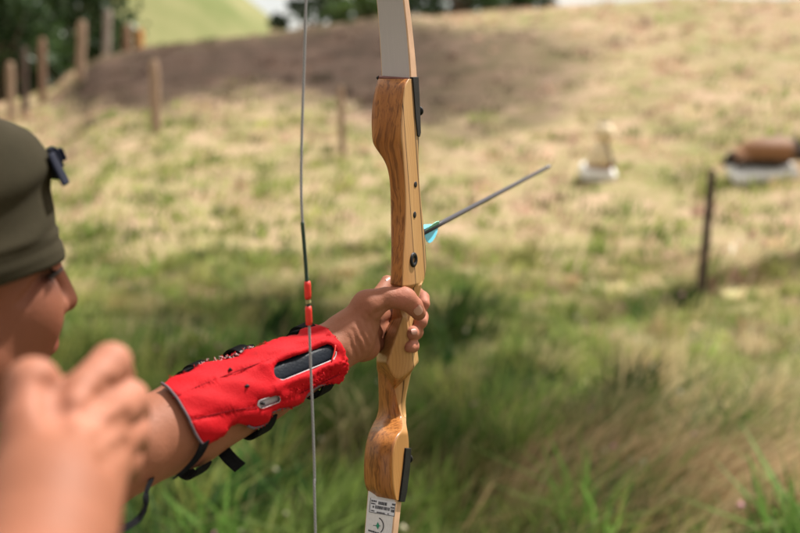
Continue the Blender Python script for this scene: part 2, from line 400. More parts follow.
def crown_mesh(nclump, per, spread, zlo, zhi, leaf, seed, name, mat):
    g = np.random.default_rng(seed); C_ = []
    for i in range(nclump):
        u = g.uniform(0, 1); zz = zlo + (zhi - zlo) * u; wid = spread * math.sqrt(max(.12, math.sin(math.pi * min(.97, .12 + .85 * u)))) 
        a = g.uniform(0, 6.283); q = wid * math.sqrt(g.uniform(.1, 1)); C_.append((q * math.cos(a), q * math.sin(a), zz, g.uniform(.55, 1.15) * spread * .36))
    V = []; 
    for (a, b, c_, rad) in C_:
        d = g.normal(size=(per, 3)); d /= np.linalg.norm(d, axis=1)[:, None]; pos = np.array([a, b, c_]) + d * (rad * g.uniform(.35, 1.05, (per, 1))) * np.array([1, 1, .75])
        nrm = g.normal(size=(per, 3)); nrm /= np.linalg.norm(nrm, axis=1)[:, None]; t = np.cross(nrm, g.normal(size=(per, 3))); t /= np.linalg.norm(t, axis=1)[:, None] + 1e-9; bt = np.cross(nrm, t)
        s = leaf * g.uniform(.6, 1.4, (per, 1)); V.append(np.stack([pos - t * s, pos + bt * s * .5, pos + t * s, pos - bt * s * .5], 1).reshape(-1, 3))
    V = np.concatenate(V); n = len(V) // 4
    return V, np.arange(4 * n).reshape(n, 4), C_
def tree(name, label, loc, h, spread, zlo, seed, mat=LEAF_D, nclump=34, per=150, leaf=.14, trunk=.2, group=None, cat='tree'):
    root = empty(name, loc); tag(root, label, cat, group)
    V, F, C_ = crown_mesh(nclump, per, spread, zlo, h * .93, leaf, seed, 'crown', mat)
    mesh_obj('crown', V, F, mat, root, smooth=False)
    mb = MB(); g = random.Random(seed)
    top = h * .8; pts = [(g.uniform(-.05, .05) * i, g.uniform(-.05, .05) * i, -.3 + (top + .3) * i / 7) for i in range(8)]
    mb.tube(pts, [trunk * (1.25 if i == 0 else 1 - i / 8.5) for i in range(8)], 10)
    for (a, b, c_, rad) in C_[::2]:
        z0 = max(zlo * .6, c_ - .9 * math.hypot(a, b) - .2); k = min(6, max(0, int((z0 + .3) / (top + .3) * 7))); s = pts[k]
        mb.tube([s, ((s[0] + a) / 2, (s[1] + b) / 2, (s[2] + c_) / 2 + .1), (a, b, c_)], [trunk * .32, trunk * .2, trunk * .06], 6)
    mb.build('trunk', BARK, root)
    return root
def copy_tree(o, loc, rz, sc, label):
    c = o.copy(); COL.objects.link(c); c.location = loc; c.rotation_euler = (0, 0, rz); c.scale = (sc,) * 3; c['label'] = label
    for ch in o.children: k = ch.copy(); COL.objects.link(k); k.parent = c
    return c
def at(px, r):
    a = math.atan((px - CX) / FPX); x, y = r * math.sin(a), r * math.cos(a); return (x, y, float(terr(x, y)))
FG = 'dark trees of the wood behind the fence'
t0 = tree('tree', 'tall dark tree behind the reddish thick fence post', at(52, 34), 11, 2.9, .8, 1, nclump=46, per=190, trunk=.28, group=FG)
for i, (a_, r, sc, lb) in enumerate([(172, 11, .9, 'added unseen dark tree straight behind the photographer'), (198, 12, .85, 'dark tree behind the archer\'s back'), (226, 13, .9, 'added unseen dark tree at the back left of the meadow'), (252, 11, .8, 'added unseen dark tree at the left side of the meadow beside the archer')]):
    q = (r * math.sin(R(a_)), r * math.cos(R(a_))); copy_tree(t0, (q[0], q[1], float(terr(*q))), i * 1.3, sc, lb)  # out-of-view trees added behind the camera to cut fill light
for i, (px, r, rz, sc, lb) in enumerate([(-15, 30, 1, .9, 'dark tree at the left edge of the frame, branches almost to the ground'), (38, 38, 2.2, 1.1, 'dark tree deep in the wood behind the thin dark post'),
        (74, 43, 3.9, .75, 'smaller dark tree at the right end of the wood, next to the green hill'), (-80, 35, 4.6, 1.15, 'large dark tree out past the left edge of the wood'), (40, 46, 5.2, 1.1, 'rear dark tree closing the wood between the two leftmost posts and the reddish post'), (5, 44, .4, 1.2, 'rear dark tree closing the wood above the archer\'s cap')]):
    copy_tree(t0, at(px, r), rz, sc, lb)
BG = 'trees behind the top of the bank'
b0 = tree('tree', 'dark broad tree with a pale trunk just right of the bowstring', at(330, 40), 7.5, 2.3, 1.2, 5, nclump=34, per=170, trunk=.3, group=BG)
for px, r, rz, sc, lb in [(452, 42, 1.2, .95, 'dark bushy tree right of the upper bow limb'), (520, 44, 2.6, .8, 'last dark tree of the row, nearest the hillside top'), (405, 46, 3.3, 1., 'dark tree mostly hidden behind the upper bow limb'), (478, 50, 4.1, 1.05, 'rear dark tree showing between the two right of the bow limb')]:
    copy_tree(b0, at(px, r), rz, sc, lb)
u0 = tree('bush', 'mid green bush on the bank top, just left of the bow limb', at(362, 33), 2.6, 1.3, .3, 9, LEAF_M, 18, 150, .1, .07, 'bushes along the bank top', 'bush')
for px, r, rz, sc, lb in [(500, 36, 2, .8, 'pale green bush right of the bow limb under the dark trees'), (300, 37, 4, .75, 'small green bush behind the bowstring beside the white sky')]:
    copy_tree(u0, at(px, r), rz, sc, lb)
# a tall tree right of the frame; its high crown shades the grass behind and below the bow arm
def shade_tree(name, label, target, dist, h, spread, zlo, seed, **k):
    p = np.array(target) + sd * dist
    tree(name, label, (p[0], p[1], float(terr(p[0], p[1]))), h, spread, zlo, seed, **k)
shade_tree('tree', 'tall tree with a high crown right of the slope, shading the near grass', (-1.7, 5.5, 0), 15.0, 15.2, 2.5, 10.3, 21, mat=LEAF_M, nclump=24, per=210, leaf=.16, trunk=.24)
# ------------------------------------------------------------------ fence posts
def wood_mat(name, a, b):
    T = NT(name, .85, .15); v = T.coord((30, 30, 3)); f = T.noise(v, 2, 6, .6); T.color(T.ramp(f, [(.3, a), (.7, b)])); T.bump(f, .5, .01); return T.m
W_T = wood_mat('weathered_tan_wood', (.19, .125, .085), (.33, .23, .16)); W_D = wood_mat('dark_wet_wood', (.035, .024, .02), (.11, .075, .06)); W_G = wood_mat('grey_wood', (.16, .13, .115), (.30, .25, .22)); W_O = wood_mat('orange_wood', (.34, .15, .05), (.5, .25, .1)); W_B = wood_mat('brown_wood', (.13, .075, .05), (.26, .16, .11))
def post(pxb, pyb, pxt, pyt, rad, mat, label, depth=None, n=9):
    if depth is None: b = ground_hit(pxb, pyb)
    else:
        a = P(pxb, pyb, depth); b = np.array([a[0], a[1], terr(a[0], a[1])])
    d = (b - CAM) @ FWD; t = P(pxt, pyt, d) - b
    o = empty('fence_post', tuple(b)); tag(o, label, 'fence post', 'wooden posts')
    mb = MB(); k = random.Random(int(pxb)); N = 7
    pts = [np.array([0, 0, -.25])] + [t * i / N + np.array([k.uniform(-.3, .3), k.uniform(-.3, .3), 0]) * rad * .25 for i in range(N + 1)]
    mb.tube(pts, [rad * 1.05] + [rad * k.uniform(.93, 1.05) for _ in range(N)] + [rad * .82], n)
    # weathered slanted top
    mb.build('fence_post', mat, o) if False else None
    me = bpy.data.meshes.new('fence_post'); me.from_pydata(mb.v, [], mb.f); me.materials.append(mat); me.polygons.foreach_set('use_smooth', np.full(len(me.polygons), True)); me.update()
    bpy.data.objects.remove(o); o = link(bpy.data.objects.new('fence_post', me)); o.location = tuple(b)
    bv = o.modifiers.new('b', 'BEVEL'); bv.width = rad * .15; bv.segments = 2; bv.limit_method = 'ANGLE'; bv.angle_limit = R(50)
    tag(o, label, 'fence post', 'wooden posts'); return o
post(157, 133, 154, 60, .085, W_T, 'pale tan post standing alone on the slope in front of the brown bank')
post(25, 118, 24, 47, .075, W_D, 'thin dark post closest to the archer\'s cap')
post(43, 103, 42, 38, .085, W_B, 'brown post with orange top, second from the left edge')
post(80, 82, 82, 21, .105, W_T, 'thick reddish tan post at the foot of the bank ridge against dark trees', depth=23)
post(106, 62, 108, 10, .11, W_G, 'tall grey post right of the thick reddish one', depth=26.5)
post(126, 56, 127, 25, .14, W_B, 'short dim brown post on the ridge right of the grey post', depth=29)
post(139, 52, 139, 29, .14, W_O, 'small orange post at the right end of the fence row', depth=31)
post(10, 95, 10, 62, .08, W_T, 'pale stump-like post at the left frame edge', depth=21)
post(343, 158, 341, 86, .05, W_T, 'faint slim post on the bank between bowstring and riser')
post(701, 296, 712, 170, .04, W_D, 'dark slim leaning post on the right in front of the brown animal target')
post(712, 298, 713, 276, .035, W_B, 'low broken stub beside the foot of the dark leaning post')

# ------------------------------------------------------------------ animal targets on the slope
FOAM = simple('white_foam', (.86, .855, .85), .8, .2, .08, 6, .2, 30)
def slab(name, c, sx, sy, sz, rz, tilt, label):
    bm = bmesh.new(); bmesh.ops.create_cube(bm, size=1)
    bmesh.ops.scale(bm, vec=(sx, sy, sz), verts=bm.verts); bmesh.ops.bevel(bm, geom=bm.edges[:], offset=min(sz, sy) * .22, segments=4, affect='EDGES', profile=.5)
    g = random.Random(3)
    for vv in bm.verts: vv.co += Vector((g.uniform(-1, 1), g.uniform(-1, 1), g.uniform(-1, 1))) * .006
    me = bpy.data.meshes.new(name); bm.to_mesh(me); bm.free(); me.materials.append(FOAM); me.polygons.foreach_set('use_smooth', np.full(len(me.polygons), True))
    o = link(bpy.data.objects.new(name, me)); o.location = c; o.rotation_euler = (R(24), tilt, rz); tag(o, label, 'target base', 'white blocks under the animal targets'); return o
def tintmat(name, rough=.7, spec=.3):
    T = NT(name, rough, spec); at = T.n('ShaderNodeAttribute', attribute_name='tint'); f = T.noise(T.coord(), 25, 5)
    T.color(T.mix(T.math('MULTIPLY', f, .35), at.outputs['Color'], (.03, .02, .015))); T.bump(f, .4, .01); return T.m
HIDE = tintmat('painted_foam_hide')
g0 = ground_hit(600, 181)                 # small sitting animal
sc = (g0 - CAM) @ FWD / FPX               # metres per photo pixel here
slab('target_base', (g0[0] - .01, g0[1] + .12, g0[2] + .10), 34 * sc, .30, 11 * sc, .1, .12, 'small white block carrying the upright pale animal target')
b = g0 + np.array([.02, .12, .10 + 6 * sc])
f = Fig(); f.group(.035, .02).ell(b + [0, 0, .13], (.135, .15, .14)).cap((b + [.0, 0, .2], .075), (b + [.03, -.02, .34], .065)).ell(b + [.035, -.03, .42], (.115, .12, .11))
f.cap((b + [.08, -.08, .41], .05), (b + [.12, -.14, .39], .03)).cap((b + [.0, .02, .49], .034), (b + [-.01, .03, .555], .014)).cap((b + [.085, .02, .49], .034), (b + [.09, .03, .56], .014))
f.cap((b + [.06, -.12, .22], .035), (b + [.07, -.15, .03], .03)).cap((b + [-.05, -.12, .22], .035), (b + [-.05, -.15, .03], .03)).cap((b + [-.1, .06, .05], .07), (b + [-.14, -.08, .035], .045)).cap((b + [.1, .06, .05], .07), (b + [.14, -.08, .035], .045))
for gq in f.groups: gq[2] = [(('e', b + (q_[1] - b) * 1.12, q_[2] * 1.15, q_[3]) if q_[0] == 'e' else ('c', b + (q_[1] - b) * 1.12, b + (q_[2] - b) * 1.12, q_[3] * 1.12, q_[4] * 1.12)) for q_ in gq[2]]
an, p = f.build('animal_target', .016, HIDE)
q = p - b; col = np.tile(np.array([.80, .66, .44]), (len(p), 1)); side = (q[:, 0] > .085 - .1 * (q[:, 2] > .2)) & (q[:, 2] < .36) & (q[:, 2] > .04) & (q[:, 0] > .05); col[side] = (.10, .06, .04); col[(q[:, 2] < .03)] = (.48, .27, .13); col[q[:, 2] > .575] = (.08, .05, .04); col[side] = (.10, .06, .04)  # right side darkened in colour to stand for its shaded side
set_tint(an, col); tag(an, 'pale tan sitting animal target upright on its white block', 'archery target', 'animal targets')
g1 = ground_hit(766, 181); sc = (g1 - CAM) @ FWD / FPX
slab('target_base', (g1[0], g1[1] + .14, g1[2] + 8 * sc), 66 * sc, .4, 10 * sc, .05, -.06, 'long white block lying under the brown animal target')
b = g1 + np.array([0, .14, 15 * sc])
s = sc; f = Fig(); f.group(.03, .03).ell(b + [5 * s, 0, 14 * s], (31 * s, .26, 14.5 * s)).ell(b + [-19 * s, 0, 9 * s], (18 * s, .18, 8 * s)).ell(b + [15 * s, 0, 15 * s], (20 * s, .24, 13 * s))
f.cap((b + [26 * s, -.02, 15 * s], 10 * s), (b + [40 * s, -.05, 11 * s], 7 * s), (b + [50 * s, -.06, 8 * s], 4.5 * s)).cap((b + [32 * s, -.1, 22 * s], 3 * s), (b + [29 * s, -.13, 28 * s], 1.2 * s)).cap((b + [32 * s, .08, 22 * s], 3 * s), (b + [29 * s, .11, 28 * s], 1.2 * s))
for lx, ly in ((-22, -.15), (18, -.15), (-26, .12), (14, .12)): f.cap((b + [lx * s, ly, 6 * s], 5 * s), (b + [(lx - 9) * s, ly * 1.2, 1.5 * s], 3 * s))
f.cap((b + [-33 * s, 0, 11 * s], 2.5 * s), (b + [-41 * s, -.02, 4 * s], 1.3 * s))
an, p = f.build('animal_target', .018, HIDE)
q = (p - b) / s; col = np.tile(np.array([.29, .135, .06]), (len(p), 1)); lo = 1 / (1 + np.exp((q[:, 2] - 7) * .7)); he = 1 / (1 + np.exp(-(q[:, 0] - 24) * .5)); tl = 1 / (1 + np.exp((q[:, 0] + 31) * .8)); tp = .55 / (1 + np.exp(-(q[:, 2] - 24) * .5))
k = np.clip(np.maximum.reduce([lo, he, tl, tp]), 0, 1)[:, None]; set_tint(an, col * (1 - k) + k * np.array([.03, .024, .022]))
tag(an, 'brown animal target with dark head and belly lying on a long white block', 'archery target', 'animal targets')

# ------------------------------------------------------------------ bow
YAW, ELEV, CANT = R(27), R(6.5), R(0.0)
Xw = np.array([1., 0, 0]); Yw = np.array([0, 1., 0]); Zw = np.array([0, 0, 1.])
Fh = math.sin(YAW) * Xw + math.cos(YAW) * Yw
BF = math.cos(ELEV) * Fh + math.sin(ELEV) * Zw
BU = math.cos(YAW) * Xw - math.sin(YAW) * Yw
BVv = np.cross(BU, BF)
O = P(403, 300, 1.075)
def setcant(c):
    global BU, BVv
    u0 = math.cos(YAW) * Xw - math.sin(YAW) * Yw; v0 = np.cross(u0, BF)
    BU = u0 * math.cos(c) + v0 * math.sin(c); BVv = np.cross(BU, BF)
def proj(p):
    q = np.asarray(p) - CAM; d = q @ FWD; return CX + FPX * (q @ XR) / d, CY - FPX * (q @ UPC) / d
setcant(R(1.3))
BM = np.stack([BU, BF, BVv], 1)                         # columns: local x=u, y=w, z=v
bow_m4 = Matrix([[*BM[0], O[0]], [*BM[1], O[1]], [*BM[2], O[2]], [0, 0, 0, 1]])
def loc(p): return (np.asarray(p) - O) @ BM
def on_plane(px, py, axis, val):                        # the point seen at (px,py) on local plane axis=val -> local coords
    r_ = ray(px, py) @ BM; c_ = (CAM - O) @ BM; t = (val - c_[axis]) / r_[axis]; return c_ + r_ * t
def at_w(px, py, w): return on_plane(px, py, 1, w)
def at_u(px, py, u): return on_plane(px, py, 0, u)
bow = empty('recurve_bow', mat4=bow_m4)
tag(bow, 'wooden recurve bow with brown laminated riser and pale limbs held upright in the left hand', 'bow')

def wood(name, kind):
    T = NT(name, .42, .3); T.b.inputs['Coat Weight'].default_value = .1; T.b.inputs['Coat Roughness'].default_value = .25
    v = T.coord()
    sp = T.n('ShaderNodeSeparateXYZ'); T.l(v, sp.inputs[0])
    warp = T.n('ShaderNodeTexNoise'); warp.inputs['Scale'].default_value = 14; warp.inputs['Detail'].default_value = 3; T.l(v, warp.inputs['Vector'])
    wv = T.n('ShaderNodeTexWave', wave_type='BANDS'); mp = T.n('ShaderNodeMapping'); 
    va = T.n('ShaderNodeVectorMath', operation='MULTIPLY_ADD'); T.l(warp.outputs['Color'], va.inputs[0]); va.inputs[1].default_value = (.055, .03, .05); T.l(v, va.inputs[2]); T.l(va.outputs[0], mp.inputs['Vector'])
    fine = T.noise(T.coord((260, 260, 22)), 1, 5, .65)
    if kind == 'belly':
        va.inputs[1].default_value = (.030, .02, .04)
        mp.inputs['Rotation'].default_value = (R(10), R(9), 0); mp.inputs['Scale'].default_value = (260, 170, 15)
        st = T.noise(mp.outputs[0], 1, 3, .5, .6)
        mp2 = T.n('ShaderNodeMapping'); mp2.inputs['Rotation'].default_value = (R(24), R(-7), 0); mp2.inputs['Scale'].default_value = (600, 420, 20); T.l(va.outputs[0], mp2.inputs['Vector'])
        st2 = T.noise(mp2.outputs[0], 1, 4, .6)
        big = T.noise(T.coord((26, 26, 7)), 1, 4, .6, 1.2)
        c = T.ramp(big, [(.3, (.29, .100, .022)), (.5, (.40, .152, .036)), (.7, (.50, .215, .060))])
        c = T.mix(T.ramp(st, [(.36, (.75,) * 3), (.46, (.16,) * 3), (.56, (0, 0, 0))]), c, (.12, .036, .007))
        c = T.mix(T.ramp(st2, [(.30, (.8,) * 3), (.46, (.1,) * 3), (.55, (0, 0, 0))]), c, (.12, .04, .010))
    else:
        # laminations stacked front to back (local y)
        w = T.math('ADD', sp.outputs[1], T.math('MULTIPLY', T.noise(T.coord((8, 8, 3)), 1, 2), .004))
        c = T.ramp(T.math('ADD', T.math('MULTIPLY', w, 10), .5),
            [(0, (.42, .205, .068)), (.28, (.42, .205, .075)), (.42, (.45, .24, .10)), (.474, (.45, .245, .105)), (.480, (.05, .025, .012)), (.490, (.05, .025, .012)), (.496, (.52, .30, .125)), (.70, (.48, .265, .10)), (.705, (.08, .045, .02)), (.725, (.08, .045, .02)), (.73, (.42, .26, .12)), (.76, (.40, .24, .1)), (.765, (.03, .02, .015)), (1, (.03, .02, .015))])
        mp.inputs['Scale'].default_value = (1, 1, .12); wv.bands_direction = 'Y'; wv.inputs['Scale'].default_value = 70; wv.inputs['Distortion'].default_value = 4; T.l(mp.outputs[0], wv.inputs['Vector'])
        c = T.mix(T.math('MULTIPLY', wv.outputs['Fac'], .28), c, (.24, .115, .035))
    c = T.mix(T.math('MULTIPLY', T.math('SUBTRACT', 1.0, fine), .32), c, (.11, .042, .014))
    T.color(c); T.bump(fine, .08, .001)
    rr = T.ramp(T.noise(T.coord(), 40, 4), [(.3, (.28,) * 3), (.7, (.5,) * 3)]); T.l(rr, T.b.inputs['Roughness'])
    return T.m
WB, WS = wood('riser_belly_wood', 'belly'), wood('riser_laminated_wood', 'side')  # belly darker, side paler; the difference partly puts light into the colour
BLACK = simple('black_plastic', (.010, .010, .012), .5, .2, .3, 60, .15, 400)
UR = .0185
rows = []   # each row: list of 6 local points (c0 left, c1 ridge, c1b, c2 right/back edge, k1, k2), sharp flag
def up_row(y, L, Rg, B, Dp=None, dy=(0, 0, 0, 0), sharp=0):
    c1 = at_u(Rg, y + dy[1], UR); c2 = at_u(B, y + dy[3], UR); c0 = at_w(L, y + dy[0], c1[1] + .001)
    c1b = at_u(Dp if Dp else (Rg + B) / 2, y + dy[2], UR)
    k1 = c2 + np.array([-.007, .005, 0]); k2 = np.array([c0[0], k1[1], c0[2]])
    if k2[1] < c0[1] + .01: k2[1] = c0[1] + .01
    rows.append(([c0, c1, c1b, c2, k1, k2], sharp))
for a in [(79, 377.5, 409, 415.5), (82, 376.6, 407, 416), (86, 375.2, 405.2, 416.5), (92, 373.6, 404, 417), (102, 371.8, 403, 417.8), (112, 370.9, 402.2, 418.2), (122, 370.5, 401.4, 418.8), (132, 370.8, 401.2, 419.2), (140, 371.2, 401.3, 419.3), (145, 372.6, 401.8, 419.1),
          (151, 376.8, 402.6, 419), (158, 382, 403.1, 419), (165, 385.6, 403.6, 419), (173, 388, 404.2, 419.2), (184, 389.4, 404.8, 419.8, 413.4), (200, 390, 405.5, 421.2, 413), (220, 390.2, 405.4, 423.4, 412.5), (240, 390.4, 404.2, 425.4, 412), (260, 390.4, 403, 426.9, 411.5), (273, 390.2, 402.5, 426.2, 411.2)]:
    up_row(*a, sharp=1 if a[0] == 79 else 0)
up_row(284.5, 389.6, 402.2, 424.2, 411, dy=(-.5, 2, 2, -4), sharp=1)
def free_row(pts, sharp=0, back=.019):
    q = [at_w(*p_) for p_ in pts]
    k1 = np.array([q[3][0] - .005, back, q[3][2]]); k2 = np.array([q[0][0] + .004, back, q[0][2]])
    if k1[0] < k2[0] + .004: k1[0] = k2[0] + .004
    rows.append((q + [k1, k2], sharp))
free_row([(392, 287, -.004), (402, 289.5, -.013), (412, 289, -.006), (422, 284, .008)], .8)
free_row([(392.5, 293, .0), (401, 295, -.012), (410, 295, -.009), (419.5, 292, .004)])
free_row([(392, 304, .0), (399.5, 304, -.012), (408, 304, -.01), (417, 304, .004)])
free_row([(392.5, 312, -.002), (400, 311, -.013), (406, 311, -.01), (411, 312, .002)])
# palm swell facets, solved as planes
Tp, Mp, Rp = at_w(402.5, 317, -.016), at_w(387, 363, -.037), at_w(414, 367.5, -.004)
def on_tri(px, py, a, b, c_):
    n_ = np.cross(b - a, c_ - a); r_ = ray(px, py) @ BM; o_ = (CAM - O) @ BM; return o_ + r_ * (((a - o_) @ n_) / (r_ @ n_))
Vp = on_tri(395, 385, Tp, Mp, Rp); Rt = on_tri(406.5, 319, Tp, Mp, Rp); Rm = on_tri(410, 343, Tp, Mp, Rp); Mi = Tp + (Mp - Tp) * .52
Mi2 = on_tri(402, 350, Tp, Mp, Rp); T2 = on_tri(404.5, 318, Tp, Mp, Rp)
Lbp = at_w(375.8, 362, -.016); Ltp = on_tri(391, 320, Tp, Mp, Lbp); Llp = on_tri(376.6, 344, Tp, Mp, Lbp)
def pal_row(q, sharp=0, back=.019): rows.append((q + [np.array([q[3][0] - .004, back, q[3][2]]), np.array([q[0][0] + .004, back, q[0][2]])], sharp))
pal_row([Ltp, Tp, T2, Rt], .9); pal_row([Llp, Mi, Mi2, Rm]); pal_row([Lbp, Mp, Vp, Rp], 1)
free_row([(376, 368.5, -.004), (387.5, 377, -.009), (394.5, 389.5, -.012), (410.5, 373.5, .002)], .85)
free_row([(376.8, 385, -.003), (388, 391, -.013), (396, 396, -.013), (407.2, 386, .001)])
free_row([(377, 400, -.002), (389, 402, -.014), (397.5, 403, -.012), (404.3, 400, .001)])
free_row([(377.2, 410, -.002), (387.5, 411, -.016), (400, 412, -.012), (403.2, 410, .001)])
free_row([(374.6, 419.5, -.003), (384, 420, -.020), (402.8, 420, -.012), (405, 419, .002)])
def low_row(y, L, M, Rg, B, dy=(0, 0, 0, 0), sharp=0, lw=.013):
    c1b = at_u(Rg, y + dy[2], UR); c2 = at_u(B, y + dy[3], UR - .001); c1 = at_w(M, y + dy[1], c1b[1] - .002); c0 = at_w(L, y + dy[0], c1b[1] + lw)
    k1 = c2 + np.array([-.006, .005, 0]); k2 = np.array([c0[0], max(k1[1], c0[1] + .008), c0[2]]); rows.append(([c0, c1, c1b, c2, k1, k2], sharp))
for a in [(429, 370, 380.5, 403.2, 407.3), (436, 367.2, 378.8, 397.6, 408.6), (444, 365, 378, 394, 409.2), (454, 363.6, 377.6, 392.3, 409.2), (464, 363, 377.4, 391.9, 408.6), (474, 362.9, 377.2, 391.9, 407.2), (483, 363.6, 377.4, 392.4, 405.2), (490, 366, 378, 393.4, 403)]:
    low_row(*a, lw=.007)
low_row(494.5, 368.6, 379, 394.8, 401.6, dy=(-1, 0, 2, 3))
low_row(498, 371, 380, 396.2, 400.8, dy=(-3, -1, 2, 3), sharp=1, lw=.009)
Vr = [p_ for row, _ in rows for p_ in row]; nR = len(rows); Fr, Mr = [], []
for i in range(nR - 1):
    for k in range(6):
        a, b_ = i * 6 + k, i * 6 + (k + 1) % 6; Fr.append((a, b_, b_ + 6, a + 6))
        y_low = i >= 33
        Mr.append(1 if (i in (25, 26) and k == 0) else 0 if (i == 27 and k < 3) or (27 < i < 33 and k == 1) else 0 if (k == 0 or (k == 1 and y_low) or k == 5) else 1)  # wood choice paints shade under the palm swell and light on its left facet
Fr += [tuple(range(6))[::-1], tuple((nR - 1) * 6 + k for k in range(6))]; Mr += [0, 0]
riser = mesh_obj('riser', Vr, Fr, None, bow, True, Mr, [WB, WS])
bmx = bmesh.new(); bmx.from_mesh(riser.data); cl_ = bmx.edges.layers.float.new('crease_edge'); bmesh.ops.recalc_face_normals(bmx, faces=bmx.faces)
colcr = {0: .72, 1: .82, 2: .0, 3: .8, 4: .5, 5: .7}
for e in bmx.edges:
    i, j = e.verts[0].index, e.verts[1].index; ri, rj, ci, cj = i // 6, j // 6, i % 6, j % 6
    if ci == cj:
        v_ = colcr[ci]; top = min(ri, rj)
        if top >= 23:                                             # grip and lower part
            v_ = {0: .75, 1: .85, 2: .1, 3: .75, 4: .4, 5: .6}[ci] if top < 28 else {0: .5, 1: .35, 2: .85, 3: .75, 4: .4, 5: .6}[ci]
            if 24 <= top < 27: v_ = {0: .9, 1: .97, 2: .1, 3: .95, 4: .4, 5: .6}[ci]
            if 27 <= top < 32: v_ *= .7
        e[cl_] = v_
    elif ri == rj: e[cl_] = rows[ri][1]
bmx.to_mesh(riser.data); bmx.free()
ss = riser.modifiers.new('s', 'SUBSURF'); ss.levels = ss.render_levels = 3

# black limb-pocket strips on the riser's side, bolts, holes and bushing
def side_plate(pts, u0, th, name, mat):
    q = [at_u(a, b_, u0) for a, b_ in pts]; n = len(q); V_ = q + [p_ + np.array([th, 0, 0]) for p_ in q]
    o = mesh_obj(name, V_, [tuple(range(n))[::-1], tuple(range(n, 2 * n))] + [(i, (i + 1) % n, (i + 1) % n + n, i + n) for i in range(n)], mat, bow, False)
    bv = o.modifiers.new('b', 'BEVEL'); bv.width = .0006; bv.segments = 2; return o
side_plate([(409.3, 77.2), (415.2, 77), (416.2, 95), (417.2, 120), (417.6, 133), (416.5, 137), (414.4, 136), (412.4, 118), (410.8, 95)], UR - .003, .0042, 'limb_spacer', BLACK)
side_plate([(402.6, 447.5), (408, 447.8), (406.3, 470), (403.8, 490), (401.4, 501.5), (396.4, 501), (398.6, 485), (401, 465)], UR - .003, .0044, 'limb_spacer', BLACK)
def disc(px, py, rw, rv, name, mat, u0=UR, th=.0012, ring=None):
    c_ = at_u(px, py, u0); mb = MB(); n = 24
    prof = [(1.0, -th), (1.0, th * .6), (.86, th), (.5, th), (.42, -th * .5), (0.02, -th * .6)] if ring else [(1.0, -th), (1, th * .3), (.9, th * .5), (.02, th * .5)]
    V_ = [c_ + np.array([h_, rw * s_ * math.cos(2 * math.pi * k / n), rv * s_ * math.sin(2 * math.pi * k / n)]) for s_, h_ in prof for k in range(n)]
    m_ = len(prof); mb.add(V_, [(i * n + k, i * n + (k + 1) % n, (i + 1) * n + (k + 1) % n, (i + 1) * n + k) for i in range(m_ - 1) for k in range(n)] + [tuple((m_ - 1) * n + k for k in range(n))])
    return mb.build(name, mat, bow)
disc(415.4, 184.5, .0034, .0031, 'screw_hole', BLACK); disc(414.6, 214.8, .0034, .0034, 'screw_hole', BLACK); disc(413.2, 259.8, .0078, .0078, 'plunger_bushing', BLACK, th=.002, ring=1)
STEEL = simple('steel', (.55, .55, .54), .35, .5, .1, 80, metal=.9)
for (px_, py_, nm) in ((419.3, 111, 1), (408.8, 458, 2)):
    q = at_u(px_, py_, .006); mb = MB(); mb.tube([q + [0, -.008, 0], q + [0, -.002, 0], q + [0, -.0019, 0], q + [0, .0004, 0], q + [0, .0008, 0]], [.003, .003, .0052, .0050, .0035], 16); mb.build('limb_bolt', BLACK, bow)

# string geometry first (in the plane u=0), then the limbs reach its ends
spx = [(306, 0), (304.3, 60), (302.6, 110), (301.4, 160), (301.2, 190), (302.4, 222), (304.6, 250), (307, 282), (308.4, 303), (309.2, 325), (311, 375), (312.8, 420), (314.6, 480), (315.4, 533)]
sl = [at_u(a, b_, 0.0) for a, b_ in spx]
d_t = sl[0] - sl[3]; d_b = sl[-1] - sl[-4]
TV, LV = .60, -.66
s_top = sl[0] + d_t * ((TV - sl[0][2]) / d_t[2]); s_bot = sl[-1] + d_b * ((LV - sl[-1][2]) / d_b[2])
def limb(name, stations, face_mat, edge_mat):
    V_, n = [], len(stations)
    for (w_, v_, hw, th, ta) in stations:         # ta: slope angle of the limb
        nx = np.array([0, math.cos(ta), -math.sin(ta)])
        c_ = np.array([0, w_, v_])
        for (su, sn) in ((-1, 0), (-.93, -.0012), (.93, -.0012), (1, 0), (1, th), (-1, th)):
            V_.append(c_ + np.array([su * hw, 0, 0]) + nx * sn)
    F_ = [(i * 6 + k, i * 6 + (k + 1) % 6, (i + 1) * 6 + (k + 1) % 6, (i + 1) * 6 + k) for i in range(n - 1) for k in range(6)]
    M_ = [0 if k in (1,) else (0 if k == 4 else 1) for i in range(n - 1) for k in range(6)]
    F_ += [tuple(range(6))[::-1], tuple((n - 1) * 6 + k for k in range(6))]; M_ += [1, 1]
    o = mesh_obj(name, V_, F_, None, bow, True, M_, [face_mat, edge_mat]); 
    o.data.polygons.foreach_set('use_smooth', np.full(len(o.data.polygons), False))
    return o
T = NT('limb_glass_grey', .32, .4); v = T.coord((900, 900, 6)); T.color(T.ramp(T.noise(v, 1, 3), [(.3, (.42, .385, .41)), (.7, (.445, .41, .43))])); T.b.inputs['Coat Weight'].default_value = .3; LG = T.m
T = NT('limb_glass_white', .32, .4); v = T.coord((900, 900, 6)); T.color(T.ramp(T.noise(v, 1, 3), [(.3, (.56, .54, .56)), (.7, (.64, .62, .63))])); LW = T.m
EDGE = simple('limb_maple_core', (.50, .31, .20), .45, .4, .12, 60)
def limb_w(px, y, u): return at_u(px, y, u)
a0, a1 = at_u(411.2, 76, .0172), at_u(407.6, 0, .0170)
